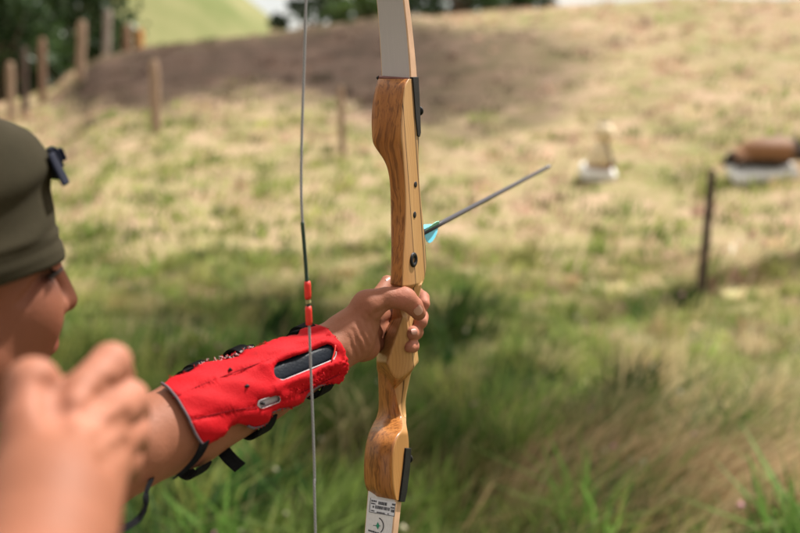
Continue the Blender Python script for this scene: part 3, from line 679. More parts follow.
def stations(p0, p1, end, up):
    # start on the riser, pass p1, sweep back to the string and recurve at the tip
    v0, v1 = p0[2], p1[2]; sgn = 1 if up else -1; L = abs(end[2] - v0); sl0 = (p1[1] - p0[1]) / (v1 - v0)
    st = []; N = 40; pts = []
    for i in range(N + 1):
        t = i / N; v_ = v0 + (end[2] - v0) * t; dv = v_ - v0
        lin = p0[1] + sl0 * dv; q = (end[1] + .006 - (p0[1] + sl0 * (end[2] - v0)))
        w_ = lin + q * (t ** 2.2 * 1.35 - .35 * t ** 6) ; pts.append((w_, v_))
    for i in range(N + 1):
        a_, b_ = pts[max(i - 1, 0)], pts[min(i + 1, N)]; ta = math.atan2(b_[0] - a_[0], b_[1] - a_[1]) if up else math.atan2(-(b_[0] - a_[0]), -(b_[1] - a_[1]))
        t = i / N; st.append((pts[i][0], pts[i][1], .0172 * (1 - .62 * t ** 1.3), .0085 * (1 - t) ** 2 + .0045, ta))
    return st
ust = stations(a0 + np.array([0, .0, -.004]), a1, s_top, True)
limb('upper_limb', ust, LG, EDGE)
l0, l1 = at_u(396.8, 497, .0172), at_u(393.4, 533, .0171)
lst = stations(l0 + np.array([0, .002, .006]), l1, s_bot, False)
lower_limb = limb('lower_limb', lst, LW, EDGE)
# dark reddish shim between limb and riser top
q = [at_w(379.5, 77.5, a0[1] - .002), at_w(408.5, 79.5, a0[1] - .002)]
mb = MB(); mb.tube([q[0], q[1]], .0018, 8); mb.build('limb_shim', simple('shim_rosewood', (.16, .05, .04), .4, .4), bow)
mb = MB(); mb.tube([at_w(377.2, 78.4, a0[1] - .001), at_w(379.2, 77.2, a0[1] - .001)], .0017, 8); mb.build('limb_screw', BLACK, bow)

# printed sticker and emblem on the lower limb face
lw0 = np.array([lst[0][0], lst[0][1]]);
def limb_pt(u, v_, lift=.0016):
    for (wa, va, hw, th, ta), (wb, vb, *_r) in zip(lst[:-1], lst[1:]):
        if vb <= v_ <= va:
            k = (v_ - va) / (vb - va); return np.array([u, wa + (wb - wa) * k - lift, v_])
    return np.array([u, lst[0][0] - lift, v_])
def face_px(px, py):                                              # a point of the limb's belly face seen at (px,py)
    w_ = lst[0][0] - .0012
    for _ in range(6): q_ = at_w(px, py, w_); w_ = limb_pt(0, q_[2], .0014)[1]
    return q_
INK = simple('printing_ink', (.02, .02, .03), .5, .3, .1); GREENINK = simple('green_ink', (.02, .22, .13), .5, .3, .1); LABEL = simple('label_film', (.60, .60, .66), .35, .4, .04)
def quad(mb, pts, lift, m=0):
    mb.add([face_px(a, b_) + np.array([0, -lift, 0]) for a, b_ in pts], [tuple(range(len(pts)))], m)
mb = MB(); quad(mb, [(370.6, 497.5), (396, 502), (394.6, 516.5), (369.3, 511.8)], .0003); sticker = mb.build('sticker', LABEL, lower_limb, False)
mb = MB()
def pt_s(a, b_): # sticker coordinates 0..1
    p0, p1, p2 = np.array([370.6, 497.5]), np.array([396, 502]), np.array([369.3, 511.8]); return tuple(p0 + (p1 - p0) * a + (p2 - p0) * b_)
def bar(a0_, a1_, b0, b1, m=0, lift=.0005): quad(mb, [pt_s(a0_, b0), pt_s(a1_, b0), pt_s(a1_, b1), pt_s(a0_, b1)], lift, m)
g = random.Random(4)
for (x0_, x1_, yy, hh) in [(.05, .26, .12, .12), (.33, .66, .14, .22), (.86, .97, .12, .13), (.05, .22, .32, .09), (.82, .96, .36, .12), (.84, .97, .54, .2), (.12, .18, .5, .15), (.06, .2, .82, .08), (.3, .62, .86, .09), (.72, .78, .85, .09)]:
    x_ = x0_
    while x_ < x1_: wd = g.uniform(.018, .045); bar(x_, min(x_ + wd, x1_), yy, yy + hh); x_ += wd + g.uniform(.006, .016)
x_ = .22
while x_ < .8: wd = g.uniform(.008, .035); bar(x_, x_ + wd, .45, .68); x_ += wd + g.uniform(.006, .018)
for a_, b_, c_, d_ in ((0, 1, .96, .995), (.0, .02, 0, .995), (.98, 1, .1, .995)): bar(a_, b_, c_, d_)
mb.build('printed_lines', INK, sticker, False)
mb = MB()                                                          # arc of the emblem
ce, ra_ = (375, 525.5), 9.0
arc = [(ce[0] + ra_ * .95 * math.cos(R(a_)), ce[1] - ra_ * math.sin(R(a_))) for a_ in range(-48, 66, 6)]
for p0, p1 in zip(arc[:-1], arc[1:]):
    nrm = np.array([p0[0] - ce[0], p0[1] - ce[1]]); nrm /= np.linalg.norm(nrm); nrm *= .45
    quad(mb, [(p0[0] - nrm[0], p0[1] - nrm[1]), (p1[0] - nrm[0], p1[1] - nrm[1]), (p1[0] + nrm[0], p1[1] + nrm[1]), (p0[0] + nrm[0], p0[1] + nrm[1])], .0004)
x_ = 368.5
while x_ < 379: wd = g.uniform(.9, 1.8); s_ = (x_ - 368.5) * .32; quad(mb, [(x_, 529.2 + s_), (x_ + wd, 529.4 + s_), (x_ + wd, 531 + s_), (x_, 530.8 + s_)], .0004); x_ += wd + .35
quad(mb, [(373.2, 524.8), (377.2, 525.2), (377.2, 525.7), (373.2, 525.3)], .0005)
mb.build('emblem_lines', INK, lower_limb, False)
mb = MB(); quad(mb, [(378, 521.6), (379.6, 525.3), (378, 529.2), (376.3, 525.3)], .0006); quad(mb, [(374.6, 525), (378, 524.5), (381.4, 525.6), (378, 526.2)], .0007); mb.build('emblem_star', GREENINK, lower_limb, False)

# bowstring: strand, centre serving and two red nocking tubes
def smooth_curve(pts, sub=8):
    pts = [np.array(p_) for p_ in pts]; out = []
    for i in range(len(pts) - 1):
        p0, p1, p2, p3 = pts[max(i - 1, 0)], pts[i], pts[i + 1], pts[min(i + 2, len(pts) - 1)]
        for k in range(sub):
            t = k / sub; out.append(.5 * ((2 * p1) + (-p0 + p2) * t + (2 * p0 - 5 * p1 + 4 * p2 - p3) * t * t + (-p0 + 3 * p1 - 3 * p2 + p3) * t ** 3))
    return out + [pts[-1]]
T = NT('string_strands', .6, .3); v = T.coord((1, 1, 1)); wv = T.n('ShaderNodeTexWave', wave_type='BANDS', bands_direction='DIAGONAL'); wv.inputs['Scale'].default_value = 160; T.l(v, wv.inputs['Vector']); T.color(T.ramp(wv.outputs['Fac'], [(0, (.20, .195, .205)), (1, (.27, .265, .275))])); STR = T.m
mb = MB(); mb.tube(smooth_curve([s_top] + sl + [s_bot]), .00118, 8); string = mb.build('bowstring', STR, bow)
SERV = simple('green_black_serving', (.022, .045, .03), .6, .3, .3, 300)
i0, i1 = sl[5], sl[10]
mb = MB(); mb.tube(smooth_curve(sl[5:10])[:], .0017, 10); mb.build('serving', SERV, string)
REDP = simple('red_tubing', (.60, .02, .012), .45, .4, .12, 100)
for (ya, yb) in ((281.3, 299), (306.3, 325)):
    pts = [at_u(np.interp(yy, [281, 325], [307.3, 309.1]), yy, 0) for yy in np.linspace(ya, yb, 6)]
    mb = MB(); mb.tube(pts, [.0026, .0031, .0031, .0031, .0031, .0027], 14); mb.build('nocking_tube', REDP, string)
mb = MB(); k = at_u(308.3, 301.5, 0)
for dv in np.linspace(-.0012, .0012, 3): mb.tube([k + np.array([math.cos(a_) * .0021, math.sin(a_) * .0021, dv + .0006 * math.cos(a_)]) for a_ in np.linspace(0, 6.28, 13)], .0005, 6)
mb.build('nocking_thread', simple('pale_thread', (.42, .36, .16), .7), string)

# ------------------------------------------------------------------ arrow in flight just past the riser
at0, at1 = P(420, 234.4, 1.125), P(551, 165.6, 1.72)
ad = (at1 - at0); AL = np.linalg.norm(ad); ad /= AL
a_x = np.cross(ad, Zw); a_x /= np.linalg.norm(a_x); a_y = np.cross(a_x, ad)
arrow = empty('arrow', mat4=Matrix([[a_x[0], ad[0], a_y[0], at0[0]], [a_x[1], ad[1], a_y[1], at0[1]], [a_x[2], ad[2], a_y[2], at0[2]], [0, 0, 0, 1]]))
tag(arrow, 'dark slim arrow with pale blue and mint vanes flying off just right of the riser', 'arrow')
CARB = simple('dark_carbon', (.022, .020, .030), .35, .4, .2, 120)
mb = MB(); mb.tube([(0, y_, 0) for y_ in np.linspace(0, AL - .03, 8)], .0031, 14); mb.build('shaft', CARB, arrow)
mb = MB(); mb.tube([(0, AL - .032, 0), (0, AL - .02, 0), (0, AL - .008, 0), (0, AL, 0)], [.0032, .0033, .0022, .0004], 14); mb.build('arrow_point', simple('dark_steel', (.14, .14, .15), .4, .5, .1, 80, metal=.8), arrow)
mb = MB(); mb.tube([(0, -.014, 0), (0, -.006, 0), (0, .004, 0)], [.0016, .0032, .0031], 12); mb.build('nock', simple('blue_nock', (.05, .28, .4), .4), arrow)
VB, VG = simple('vane_blue', (.10, .46, .62), .45, .3, .06), simple('vane_mint', (.28, .62, .50), .45, .3, .06)
for ang_, mt in ((R(165), VB), (R(-75), VB), (R(45), VG)):
    u_ = np.array([math.cos(ang_), 0, math.sin(ang_)]); nn = np.array([-math.sin(ang_), 0, math.cos(ang_)]) * .0003
    prof = [(.012, .003), (.014, .011), (.020, .0142), (.030, .0142), (.042, .0115), (.052, .0075), (.060, .003)]
    V_ = []; n_ = len(prof)
    for sgn in (-1, 1):
        V_ += [u_ * h_ + np.array([0, y_, 0]) + nn * sgn for y_, h_ in prof]
    mesh_obj('vane', V_, [tuple(range(n_))[::-1], tuple(range(n_, 2 * n_))] + [(i, (i + 1) % n_, (i + 1) % n_ + n_, i + n_) for i in range(n_)], mt, arrow, False)

# ------------------------------------------------------------------ person
SKT = NT('skin', .6, .22)
at_ = SKT.n('ShaderNodeAttribute', attribute_name='tint'); v = SKT.coord()
f1 = SKT.noise(v, 22, 4); f2 = SKT.noise(v, 240, 3, .6)
c = SKT.mix(SKT.math('MULTIPLY', f1, .35), at_.outputs['Color'], (.30, .085, .05))
SKT.color(SKT.mix(SKT.math('MULTIPLY', f2, .3), c, (.13, .045, .025)))
SKT.b.inputs['Subsurface Weight'].default_value = .08; SKT.b.inputs['Subsurface Radius'].default_value = (.012, .005, .003); SKT.b.inputs['Subsurface Scale'].default_value = .5
vo = SKT.n('ShaderNodeTexVoronoi', feature='DISTANCE_TO_EDGE'); vo.inputs['Scale'].default_value = 520; SKT.l(v, vo.inputs['Vector'])
hgt = SKT.math('ADD', SKT.math('MULTIPLY', vo.outputs['Distance'], .6), f2); SKT.bump(hgt, .28, .0012)
SKIN = SKT.m
B = Fig()
# left (bow) arm ------------------------------------------------
shL = P(-140, 610, .80); elL = P(128, 449, .858)
B.group(.006, .01).cap((shL, .055), (elL, .0365), (P(187, 422.5, .905), .0392), (P(260, 386, .962), .0345), (P(325, 353, 1.012), .0272), (P(350, 336, 1.030), .0245))
# palm and thenar of the bow hand
B.group(.009, .010).cap((P(348, 337, 1.028), .0232), (P(362, 323, 1.043), .0185)).cap((P(351, 342, 1.035), .0185), (P(362, 346, 1.055), .0150), (P(368, 347, 1.06), .0125)).cap((P(350, 331, 1.025), .018), (P(367, 307, 1.028), .0148))
B.cap((P(360, 322, 1.055), .0165), (P(370, 304, 1.075), .0128)).cap((P(360, 335, 1.06), .016), (P(367, 332, 1.075), .0135)).cap((P(367, 307, 1.028), .0142), (P(380, 301, 1.05), .0115))
def finger(k, join, *pts): B.group(k, join); B.cap(*[(P(*q[:3]), q[3]) for q in pts])
finger(.003, .008, (368, 304.5, 1.028, .0132), (386, 298.0, 1.032, .0110), (403.0, 298.0, 1.036, .0115), (406, 299.5, 1.038, .0113), (413.5, 306, 1.044, .0095), (418.5, 313.0, 1.050, .0080))  # thumb
finger(.003, .004, (374, 306, 1.080, .0115), (387.2, 281.8, 1.115, .0068), (411, 289, 1.135, .0084), (422.4, 298, 1.110, .0074), (424.2, 304, 1.100, .0066))
finger(.003, .004, (371, 318, 1.078, .012), (386, 312, 1.130, .0098), (412, 312, 1.135, .0092), (420.5, 317, 1.098, .0084), (420.8, 322, 1.086, .0076))
finger(.003, .004, (370, 332, 1.075, .0115), (386, 328, 1.125, .0095), (406, 329, 1.128, .009), (415.5, 332, 1.092, .0082), (412.0, 333, 1.074, .0070))
finger(.003, .004, (369, 345, 1.070, .0105), (385, 343, 1.112, .0085), (403, 344, 1.115, .008), (412.5, 346, 1.085, .0070), (409.6, 347, 1.074, .0062))
# tendons on the wrist
B.group(.006, .006).cap((P(322, 351, .986), .0036), (P(352, 340, 1.010), .0034)).cap((P(326, 359, .988), .0032), (P(354, 351, 1.012), .0032))
# right (drawing) arm and hand ------------------------------------
elR = P(-60, 1010, .27); wrR = P(58, 530, .45); shR = np.array([-.47, .40, 1.40])
B.group(.012, .010).cap((shR, .056), (elR, .045), (P(0, 700, .375), .037), (P(44, 545, .45), .0290), (P(50, 505, .468), .0285))
B.group(.010, .008).cap((P(44, 510, .465), .026), (P(34, 435, .490), .0165)).cap((P(50, 500, .468), .025), (P(68, 428, .500), .0145)).cap((P(58, 500, .47), .0245), (P(92, 432, .507), .0135)).cap((P(64, 505, .475), .0235), (P(108, 448, .515), .0120)).cap((P(66, 515, .475), .022), (P(108, 466, .518), .0110))
def fingr(k, join, *pts): B.group(k, join); B.cap(*[(P(*q[:3]), q[3]) for q in pts])
fingr(.003, .005, (34, 440, .488, .0150), (33, 384, .505, .0132), (52, 396, .540, .0108), (66, 404, .553, .0092))         # thumb, knuckle at the left
fingr(.003, .003, (72, 414, .500, .0122), (82, 394, .512, .0112), (111, 363, .535, .0106), (116, 376, .562, .0096), (102, 388, .575, .0085))       # index
fingr(.003, .003, (95, 426, .506, .0122), (128, 400, .540, .0108), (133, 413, .566, .0096), (114, 421, .578, .0085))      # middle
fingr(.003, .003, (106, 450, .514, .0112), (130, 431, .545, .0100), (133, 443, .570, .0090), (112, 448, .580, .008))    # ring
fingr(.003, .003, (104, 474, .517, .0104), (125, 460, .545, .0092), (126, 470, .563, .0080), (108, 470, .570, .0072))    # little
# head --------------------------------------------------------------
HY_ = R(44); hf_ = np.array([math.sin(HY_), math.cos(HY_), -.06]); hf_ /= np.linalg.norm(hf_); hr_ = np.array([math.cos(HY_), -math.sin(HY_), 0]); hu_ = np.cross(hr_, hf_)
HC = P(-62, 250, .74); HM = np.stack([hr_, hf_, hu_])
def H(r_, f_, u_): return HC + hr_ * r_ + hf_ * f_ + hu_ * u_
B.group(.025, .015).ell(H(0, -.010, .012), (.073, .088, .090), HM).ell(H(0, .025, -.055), (.058, .062, .062), HM).cap((H(0, .045, -.11), .026), (H(.0, .062, -.112), .02)).cap((H(-.05, -.01, -.07), .022), (H(-.03, .04, -.105), .02)).cap((H(.05, -.01, -.07), .022), (H(.03, .04, -.105), .02))
B.ell(H(.036, .052, -.045), (.022, .022, .026), HM).ell(H(-.036, .052, -.045), (.022, .022, .026), HM).cap((H(.040, .056, .000), .010), (H(0, .066, .001), .011), (H(-.040, .056, .000), .010))
B.group(.010, .010).cap((H(0, .084, -.005), .007), (H(0, .101, -.045), .0098)).cap((H(.012, .088, -.048), .0085), (H(-.012, .088, -.048), .0085))
B.group(.006, .006).cap((H(-.02, .076, -.072), .006), (H(0, .088, -.070), .0065), (H(.02, .076, -.072), .006)).cap((H(-.018, .075, -.080), .006), (H(0, .086, -.081), .007), (H(.018, .075, -.080), .006))
B.group(.008, .006).ell(H(.078, -.018, -.02), (.010, .020, .032), HM).ell(H(-.078, -.018, -.02), (.010, .020, .032), HM)
for s_ in (-1, 1): B.groove(H(.02 * s_, .083, -.01), H(.046 * s_, .072, -.012), .009, .006)
B.groove(H(-.022, .082, -.0755), H(.022, .082, -.0755), .0018, .003)
# neck and trunk -----------------------------------------------------
nb = np.array([-.455, .575, 1.40]); hip = np.array([-.44, .56, .92])
B.group(.05, .03).cap((H(0, -.03, -.07), .052), (nb + [0, 0, .03], .058)).cap((shL, .05), (nb + [0, 0, -.03], .07), (shR, .052)).cap((nb + [.03, .02, -.1], .12), (hip + [.02, .01, .2], .115), (hip, .13))
person = None
def surf0(px_, py_, d0=.93):
    d_ = d0
    for _ in range(40):
        e = float(B.sdf(P(px_, py_, d_)[None])[0])
        if abs(e) < 2e-4: break
        d_ += e * .9
    return P(px_, py_, d_)
def crease(pts, w_, dp, d0=.93):
    q_ = [surf0(a_, b_, d0) for a_, b_ in pts]; gs = []
    for a_, b_ in zip(q_[:-1], q_[1:]): gs.append((a_, b_, w_, dp))
    return gs
gl_ = []
for pts, w_, dp in [([(367, 313), (371, 322), (374, 333)], .0017, .0017), ([(362, 317), (367, 327), (371, 340)], .0017, .0019), ([(357, 323), (362, 334), (368, 347)], .0018, .0019), ([(353, 330), (357, 341), (362, 354)], .0018, .0017), ([(349, 336), (352, 346), (356, 357)], .0016, .0012),
        ([(372, 318), (377, 322)], .0014, .0012), ([(344, 350), (349, 361)], .0018, .0012), ([(401.5, 289), (402.5, 294)], .0012, .0009), ([(404.2, 289.5), (405.2, 295)], .0012, .0010), ([(407, 291), (407.6, 296)], .0011, .0008), ([(386, 309), (376, 314), (370, 322)], .0030, .0026), ([(340, 322), (352, 317), (364, 306)], .004, .0008), ([(414, 318), (419, 319)], .001, .0008)]: gl_ += crease(pts, w_, dp)
for pts, w_, dp in [([(98, 376), (104, 382)], .002, .0014), ([(50, 388), (56, 408), (60, 424)], .006, .006), ([(88, 412), (102, 396), (112, 386)], .004, .004), ([(100, 440), (116, 424), (128, 418)], .004, .004), ([(104, 462), (118, 448), (128, 444)], .0035, .004), ([(84, 408), (92, 416)], .005, .002), ([(112, 450), (122, 452)], .003, .002)]: gl_ += crease(pts, w_, dp, .38)
for q_ in gl_: B.groove(*q_)
body, bp = B.build('person', .0021, SKIN)
# skin colour map: nails, lips, brows, redder knuckles, browner forearm side
n = len(bp); col = np.tile(np.array([.255, .104, .058]), (n, 1))
def blob(c_, rad, colr, k=1.0, hard=6):
    global col
    d_ = np.linalg.norm((bp - c_) / rad, axis=1); m_ = (k / (1 + np.exp((d_ - 1) * hard)))[:, None]; col = col * (1 - m_) + np.array(colr) * m_
for q_ in [(402, 298, 1.03), (413, 305, 1.04), (424, 302, 1.1), (421, 319, 1.09), (413, 333, 1.08), (411, 346, 1.08)]: blob(P(*q_), .011, (.50, .19, .135), .6, 4)
for q_ in [(30, 380, .49), (112, 362, .525), (138, 402, .535), (148, 432, .545), (76, 402, .49), (106, 412, .495)]: blob(P(*q_), .014, (.56, .25, .17), .5, 4)
blob(P(400, 318, 1.04), .012, (.30, .12, .08), .4, 4)
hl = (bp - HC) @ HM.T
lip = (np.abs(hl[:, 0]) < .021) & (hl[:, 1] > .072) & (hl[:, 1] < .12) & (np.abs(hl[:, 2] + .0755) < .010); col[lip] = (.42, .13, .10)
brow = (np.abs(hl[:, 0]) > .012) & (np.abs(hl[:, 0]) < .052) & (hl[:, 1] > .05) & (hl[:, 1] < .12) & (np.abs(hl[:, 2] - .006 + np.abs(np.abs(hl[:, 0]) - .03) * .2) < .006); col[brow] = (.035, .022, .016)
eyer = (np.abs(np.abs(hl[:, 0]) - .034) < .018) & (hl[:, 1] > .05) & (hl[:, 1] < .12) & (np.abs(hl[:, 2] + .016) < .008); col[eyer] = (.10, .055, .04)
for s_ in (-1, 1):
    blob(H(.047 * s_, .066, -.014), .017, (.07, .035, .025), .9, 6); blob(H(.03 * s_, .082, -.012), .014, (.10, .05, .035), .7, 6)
face = (np.abs(hl) < .14).all(1); col[face] *= np.array([.72, .66, .66])  # face skin darkened in the colour to stand for shade
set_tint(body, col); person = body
tag(person, 'archer in an olive cap, bow arm stretched out, drawing hand raised beside the cheek', 'person')
# nails (thin plates following the fingertips)
NAIL = NT('nail', .28, .5); NAIL.color((.46, .24, .19)); NAIL = NAIL.m
def nail(pc, w_, l_, nrm, along, curve=.35):
    nrm = np.array(nrm, float); nrm /= np.linalg.norm(nrm); along = np.array(along, float); along -= nrm * (along @ nrm); along /= np.linalg.norm(along); sd_ = np.cross(along, nrm)
    V_, F_ = [], []; N_ = 8
    for lay in (0, 1):
        for i in range(N_ + 1):
            for j in range(N_ + 1):
                a_, b_ = (i / N_ - .5) * 2, (j / N_ - .5) * 2; k_ = math.sqrt(max(0, 1 - .45 * abs(a_) ** 4))
                x_, y_ = b_ * w_ / 2 * k_, a_ * l_ / 2 * (1 - .15 * b_ * b_); V_.append(pc + sd_ * x_ + along * y_ - nrm * (curve * (b_ * k_) ** 2 * w_ / 2 + lay * .0009))
    M_ = (N_ + 1) ** 2
    for i in range(N_):
        for j in range(N_):
            a_ = i * (N_ + 1) + j; F_.append((a_, a_ + 1, a_ + N_ + 2, a_ + N_ + 1)); F_.append((M_ + a_, M_ + a_ + N_ + 1, M_ + a_ + N_ + 2, M_ + a_ + 1))
    return mesh_obj('fingernail', V_, F_, NAIL, person)
def surf(px_, py_, d0):                                           # march the view ray to the skin
    d_ = d0
    for _ in range(40):
        e = float(B.sdf(P(px_, py_, d_)[None])[0])
        if abs(e) < 2e-4: break
        d_ += e * .9
    q_ = P(px_, py_, d_); h_ = 5e-4; g_ = np.array([float(B.sdf((q_ + h_ * e_)[None])[0] - B.sdf((q_ - h_ * e_)[None])[0]) for e_ in np.eye(3)]); return q_, g_ / np.linalg.norm(g_)
for (x_, y_, w_, l_, (ax, ay)) in [(418.8, 310.6, .0100, .0112, (6, 7)), (414.2, 331.6, .0062, .0066, (-3, .5)), (388, 279.4, .005, .0065, (3, -4))]:
    q_, nn = surf(x_, y_, .95); al = P(x_ + ax, y_ + ay, 1.05) - P(x_, y_, 1.05); nail(q_ + nn * .0005, w_, l_, nn, al)

# cap, strap and visor --------------------------------------------------
T = NT('olive_cap_cloth', .92, .1); v = T.coord(); wv = T.noise(v, 700, 2); T.color(T.mix(wv, T.ramp(T.noise(v, 18, 4), [(.3, (.013, .010, .006)), (.7, (.030, .0225, .0135))]), (.04, .035, .02))); T.bump(wv, .3, .001); CAPM = T.m
nu_, nv_ = 120, 60; V_ = []
for lay in (0, 1):
    for i in range(nv_ + 1):
        for j in range(nu_):
            ph = 2 * math.pi * j / nu_; fr = math.sin(ph)            # +1 at the forehead
            emax = 1.715 + .235 * (1 - fr) ; th = emax * i / nv_ + .001
            d_ = np.array([math.sin(th) * math.cos(ph), math.sin(th) * math.sin(ph), math.cos(th)])
            rad = np.array([.081, .094, .106])
            k = 1 / np.linalg.norm(d_ / rad)
            fold = .0035 * math.sin(7 * th + 2.2 * math.sin(2 * ph + .6) + 1.1) + .0025 * math.sin(13 * th - 3 * math.cos(ph * 3)) + .0018 * math.sin(5 * ph + 4 * th)
            fold += .012 * math.sin(5.2 * th + 1.6 * math.sin(ph + .4) + 2.0) + .008 * math.sin(10 * th + 2.5 * ph) * math.sin(2 * ph + 3 * th)
            fold = (-.0035 + .0115 * (.5 + .5 * math.tanh(fold / .010))) * min(1, th * 1.3) * (1 if i < nv_ - 8 else .35)
            rim = .002 if i > nv_ - 5 else 0
            V_.append(H(*(d_ * (k + fold + rim - lay * .0025) + np.array([0, -.006, .010]))))
M_ = (nv_ + 1) * nu_; F_ = []
for i in range(nv_):
    for j in range(nu_):
        a_, b_ = i * nu_ + j, i * nu_ + (j + 1) % nu_; F_.append((a_, a_ + nu_, b_ + nu_, b_)); F_.append((M_ + a_, M_ + b_, M_ + b_ + nu_, M_ + a_ + nu_))
for j in range(nu_): a_, b_ = nv_ * nu_ + j, nv_ * nu_ + (j + 1) % nu_; F_.append((a_, M_ + a_, M_ + b_, b_))
cap = mesh_obj('cap', V_, F_, CAPM, person)
# visor at the back of the head
V_, F_ = [], []
for lay in (0, 1):
    for i in range(9):
        for j in range(21):
            a_ = R(-62 + 124 * j / 20); ex = .065 * i / 8 * math.cos(a_ * .75); V_.append(H((.080 + ex * .5) * math.sin(a_), -.006 - (.098 + ex) * math.cos(a_), -.012 - .35 * ex - .012 * abs(math.sin(a_)) - lay * .003))
for i in range(8):
    for j in range(20): q = i * 21 + j; F_ += [(q, q + 1, q + 22, q + 21), (189 + q, 189 + q + 21, 189 + q + 22, 189 + q + 1)]
mesh_obj('visor', V_, F_, CAPM, cap)
NAVY = simple('navy_strap', (.006, .008, .020), .7, .15, .2, 100)
mb = MB()
def strap_strip(mb, pts, wdir, hw, th, ndir):
    n_ = len(pts); V_ = []
    for p_, w_, nn in zip(pts, wdir, ndir):
        V_ += [p_ - w_ * hw, p_ + w_ * hw, p_ + w_ * hw + nn * th, p_ - w_ * hw + nn * th]
    F_ = [(i * 4 + k, i * 4 + (k + 1) % 4, (i + 1) * 4 + (k + 1) % 4, (i + 1) * 4 + k) for i in range(n_ - 1) for k in range(4)] + [(3, 2, 1, 0), tuple((n_ - 1) * 4 + k for k in range(4))]
    mb.add(V_, F_)
ps, ws, nsd = [], [], []
def cap_pt(th, ph, lift):
    d_ = np.array([math.sin(th) * math.cos(ph), math.sin(th) * math.sin(ph), math.cos(th)]); k = 1 / np.linalg.norm(d_ / np.array([.081, .094, .106]))
    return H(*(d_ * (k + lift) + np.array([0, -.006, .010]))), hr_ * d_[0] + hf_ * d_[1] + hu_ * d_[2]
for a_ in np.linspace(R(52), R(160), 30):
    q, nn = cap_pt(1.04, a_, .010); q2, _ = cap_pt(.94, a_, .010); ps.append(q); w_ = q2 - q; ws.append(w_ / np.linalg.norm(w_)); nsd.append(nn)
strap_strip(mb, ps, ws, .013, .0025, nsd)
for a0_, a1_, hw_, tk in ((R(72), R(83), .0085, .006), (R(74), R(80), .005, .0105)):
    q_ = [cap_pt(.98, a_, .009) for a_ in np.linspace(a0_, a1_, 6)]; strap_strip(mb, [p_ for p_, _ in q_], [ws[12]] * 6, hw_, tk, [n_ for _, n_ in q_])
o = mb.build('cap_strap', NAVY, cap, False); bv = o.modifiers.new('b', 'BEVEL'); bv.width = .0015; bv.segments = 2
def on_skin(p0, dirv):
    p_ = np.array(p0, float)
    for _ in range(30):
        e = float(B.sdf(p_[None])[0])
        if abs(e) < 2e-4: break
        p_ = p_ - dirv * e * .9
    return p_
mb = MB(); g = random.Random(6)
for s_ in (-1, 1):
    for k in range(150):
        t_ = g.random(); a_ = R(18 + 42 * t_); d_ = hr_ * math.sin(a_) * s_ + hf_ * math.cos(a_); u_ = -.010 + .005 * math.sin(t_ * 2.6) + g.gauss(0, .0018)
        p0 = on_skin(H(0, 0, u_) + d_ * .11, d_); tg = (hr_ * math.cos(a_) * s_ - hf_ * math.sin(a_)) + hu_ * g.uniform(-.4, .6); L_ = g.uniform(.005, .009)
        mb.tube([p0, p0 + tg * L_ * .5 + d_ * .0015, p0 + tg * L_ + d_ * .0006], [.0006, .0005, .0001], 4)
    for k in range(60):
        t_ = g.random(); a_ = R(20 + 26 * t_); d_ = hr_ * math.sin(a_) * s_ + hf_ * math.cos(a_); p0 = on_skin(H(0, 0, -.017 + .003 * math.sin(t_ * 3.1)) + d_ * .11, d_)
        mb.tube([p0, p0 + d_ * .005 - hu_ * .001, p0 + d_ * .009 + hu_ * .003], [.0006, .0004, .0001], 4)
BROWM = simple('brow_hair', (.02, .012, .008), .6, .3)
tag(mb.build('eyebrows', BROWM, person), kind='stuff')
# hair at the nape and temple
HAIR = simple('dark_hair', (.03, .019, .012), .6, .3, .3, 200)
mb = MB(); g = random.Random(8)
for i in range(700):
    a_ = g.uniform(R(175), R(345)); rr = (.078 * math.cos(a_), .096 * math.sin(a_) - .008); u_ = g.uniform(-.06, -.025)
    p0 = H(rr[0], rr[1], u_); p1 = H(rr[0] * 1.03, rr[1] * 1.03 - .003, u_ - .014); p2 = H(rr[0] * 1.02, rr[1] * 1.03 - .006, u_ - .028); mb.tube([p0, p1, p2], [.0016, .0013, .0003], 4)
mb.build('hair', HAIR, person)

# shirt, trousers, strap --------------------------------------------------
T = NT('pale_cotton', .9, .1); v = T.coord(); T.color(T.ramp(T.noise(v, 12, 4), [(.3, (.54, .52, .57)), (.7, (.64, .62, .66))])); T.bump(T.noise(v, 500, 2), .2, .001); COT = T.m
S = Fig(); S.group(.06, .03).cap((shL * .78 + elL * .22, .064), (shL, .068), (nb + [0, 0, -.04], .085), (shR, .068), (shR * .6 + elR * .4, .066)).cap((nb + [.04, .03, -.12], .14), (hip + [.04, .02, .2], .135), (hip + [0, 0, -.04], .15)).cap((nb + [.08, .06, -.16], .10), (nb + [.12, .10, -.22], .085))
S.build('shirt', .007, COT, person)
DEN = simple('dark_denim', (.035, .045, .08), .9, .1, .25, 40, .3, 300)
S = Fig(); kn = [(hip + [.03, .10, -.42]), (hip + [-.03, -.16, -.42])]; gz0 = [float(terr(k_[0], k_[1])) for k_ in kn]
S.group(.05, .03).cap((hip + [0, 0, -.03], .148), (hip + [0, 0, -.1], .14))
for k_, z_, d_ in zip(kn, gz0, (1, -1)): S.cap((hip + [0, .06 * d_, -.1], .095), (k_, .066), (np.array([k_[0] + .01, k_[1] + .05 * d_, z_ + .09]), .05))
S.build('trousers', .009, DEN, person)
SH = simple('shoe_leather', (.06, .05, .045), .6, .3)
for k_, z_, d_ in zip(kn, gz0, (1, -1)):
    S = Fig(); q_ = np.array([k_[0] + .01, k_[1] + .05 * d_, z_]); S.group(.03, .02).cap((q_ + [-.02, 0, .06], .045), (q_ + [.06, 0, .045], .042), (q_ + [.16, .01, .035], .036)); S.build('shoe', .008, SH, person)
BELT = simple('black_webbing', (.006, .006, .007), .9, .1, .3, 300, .3, 600)
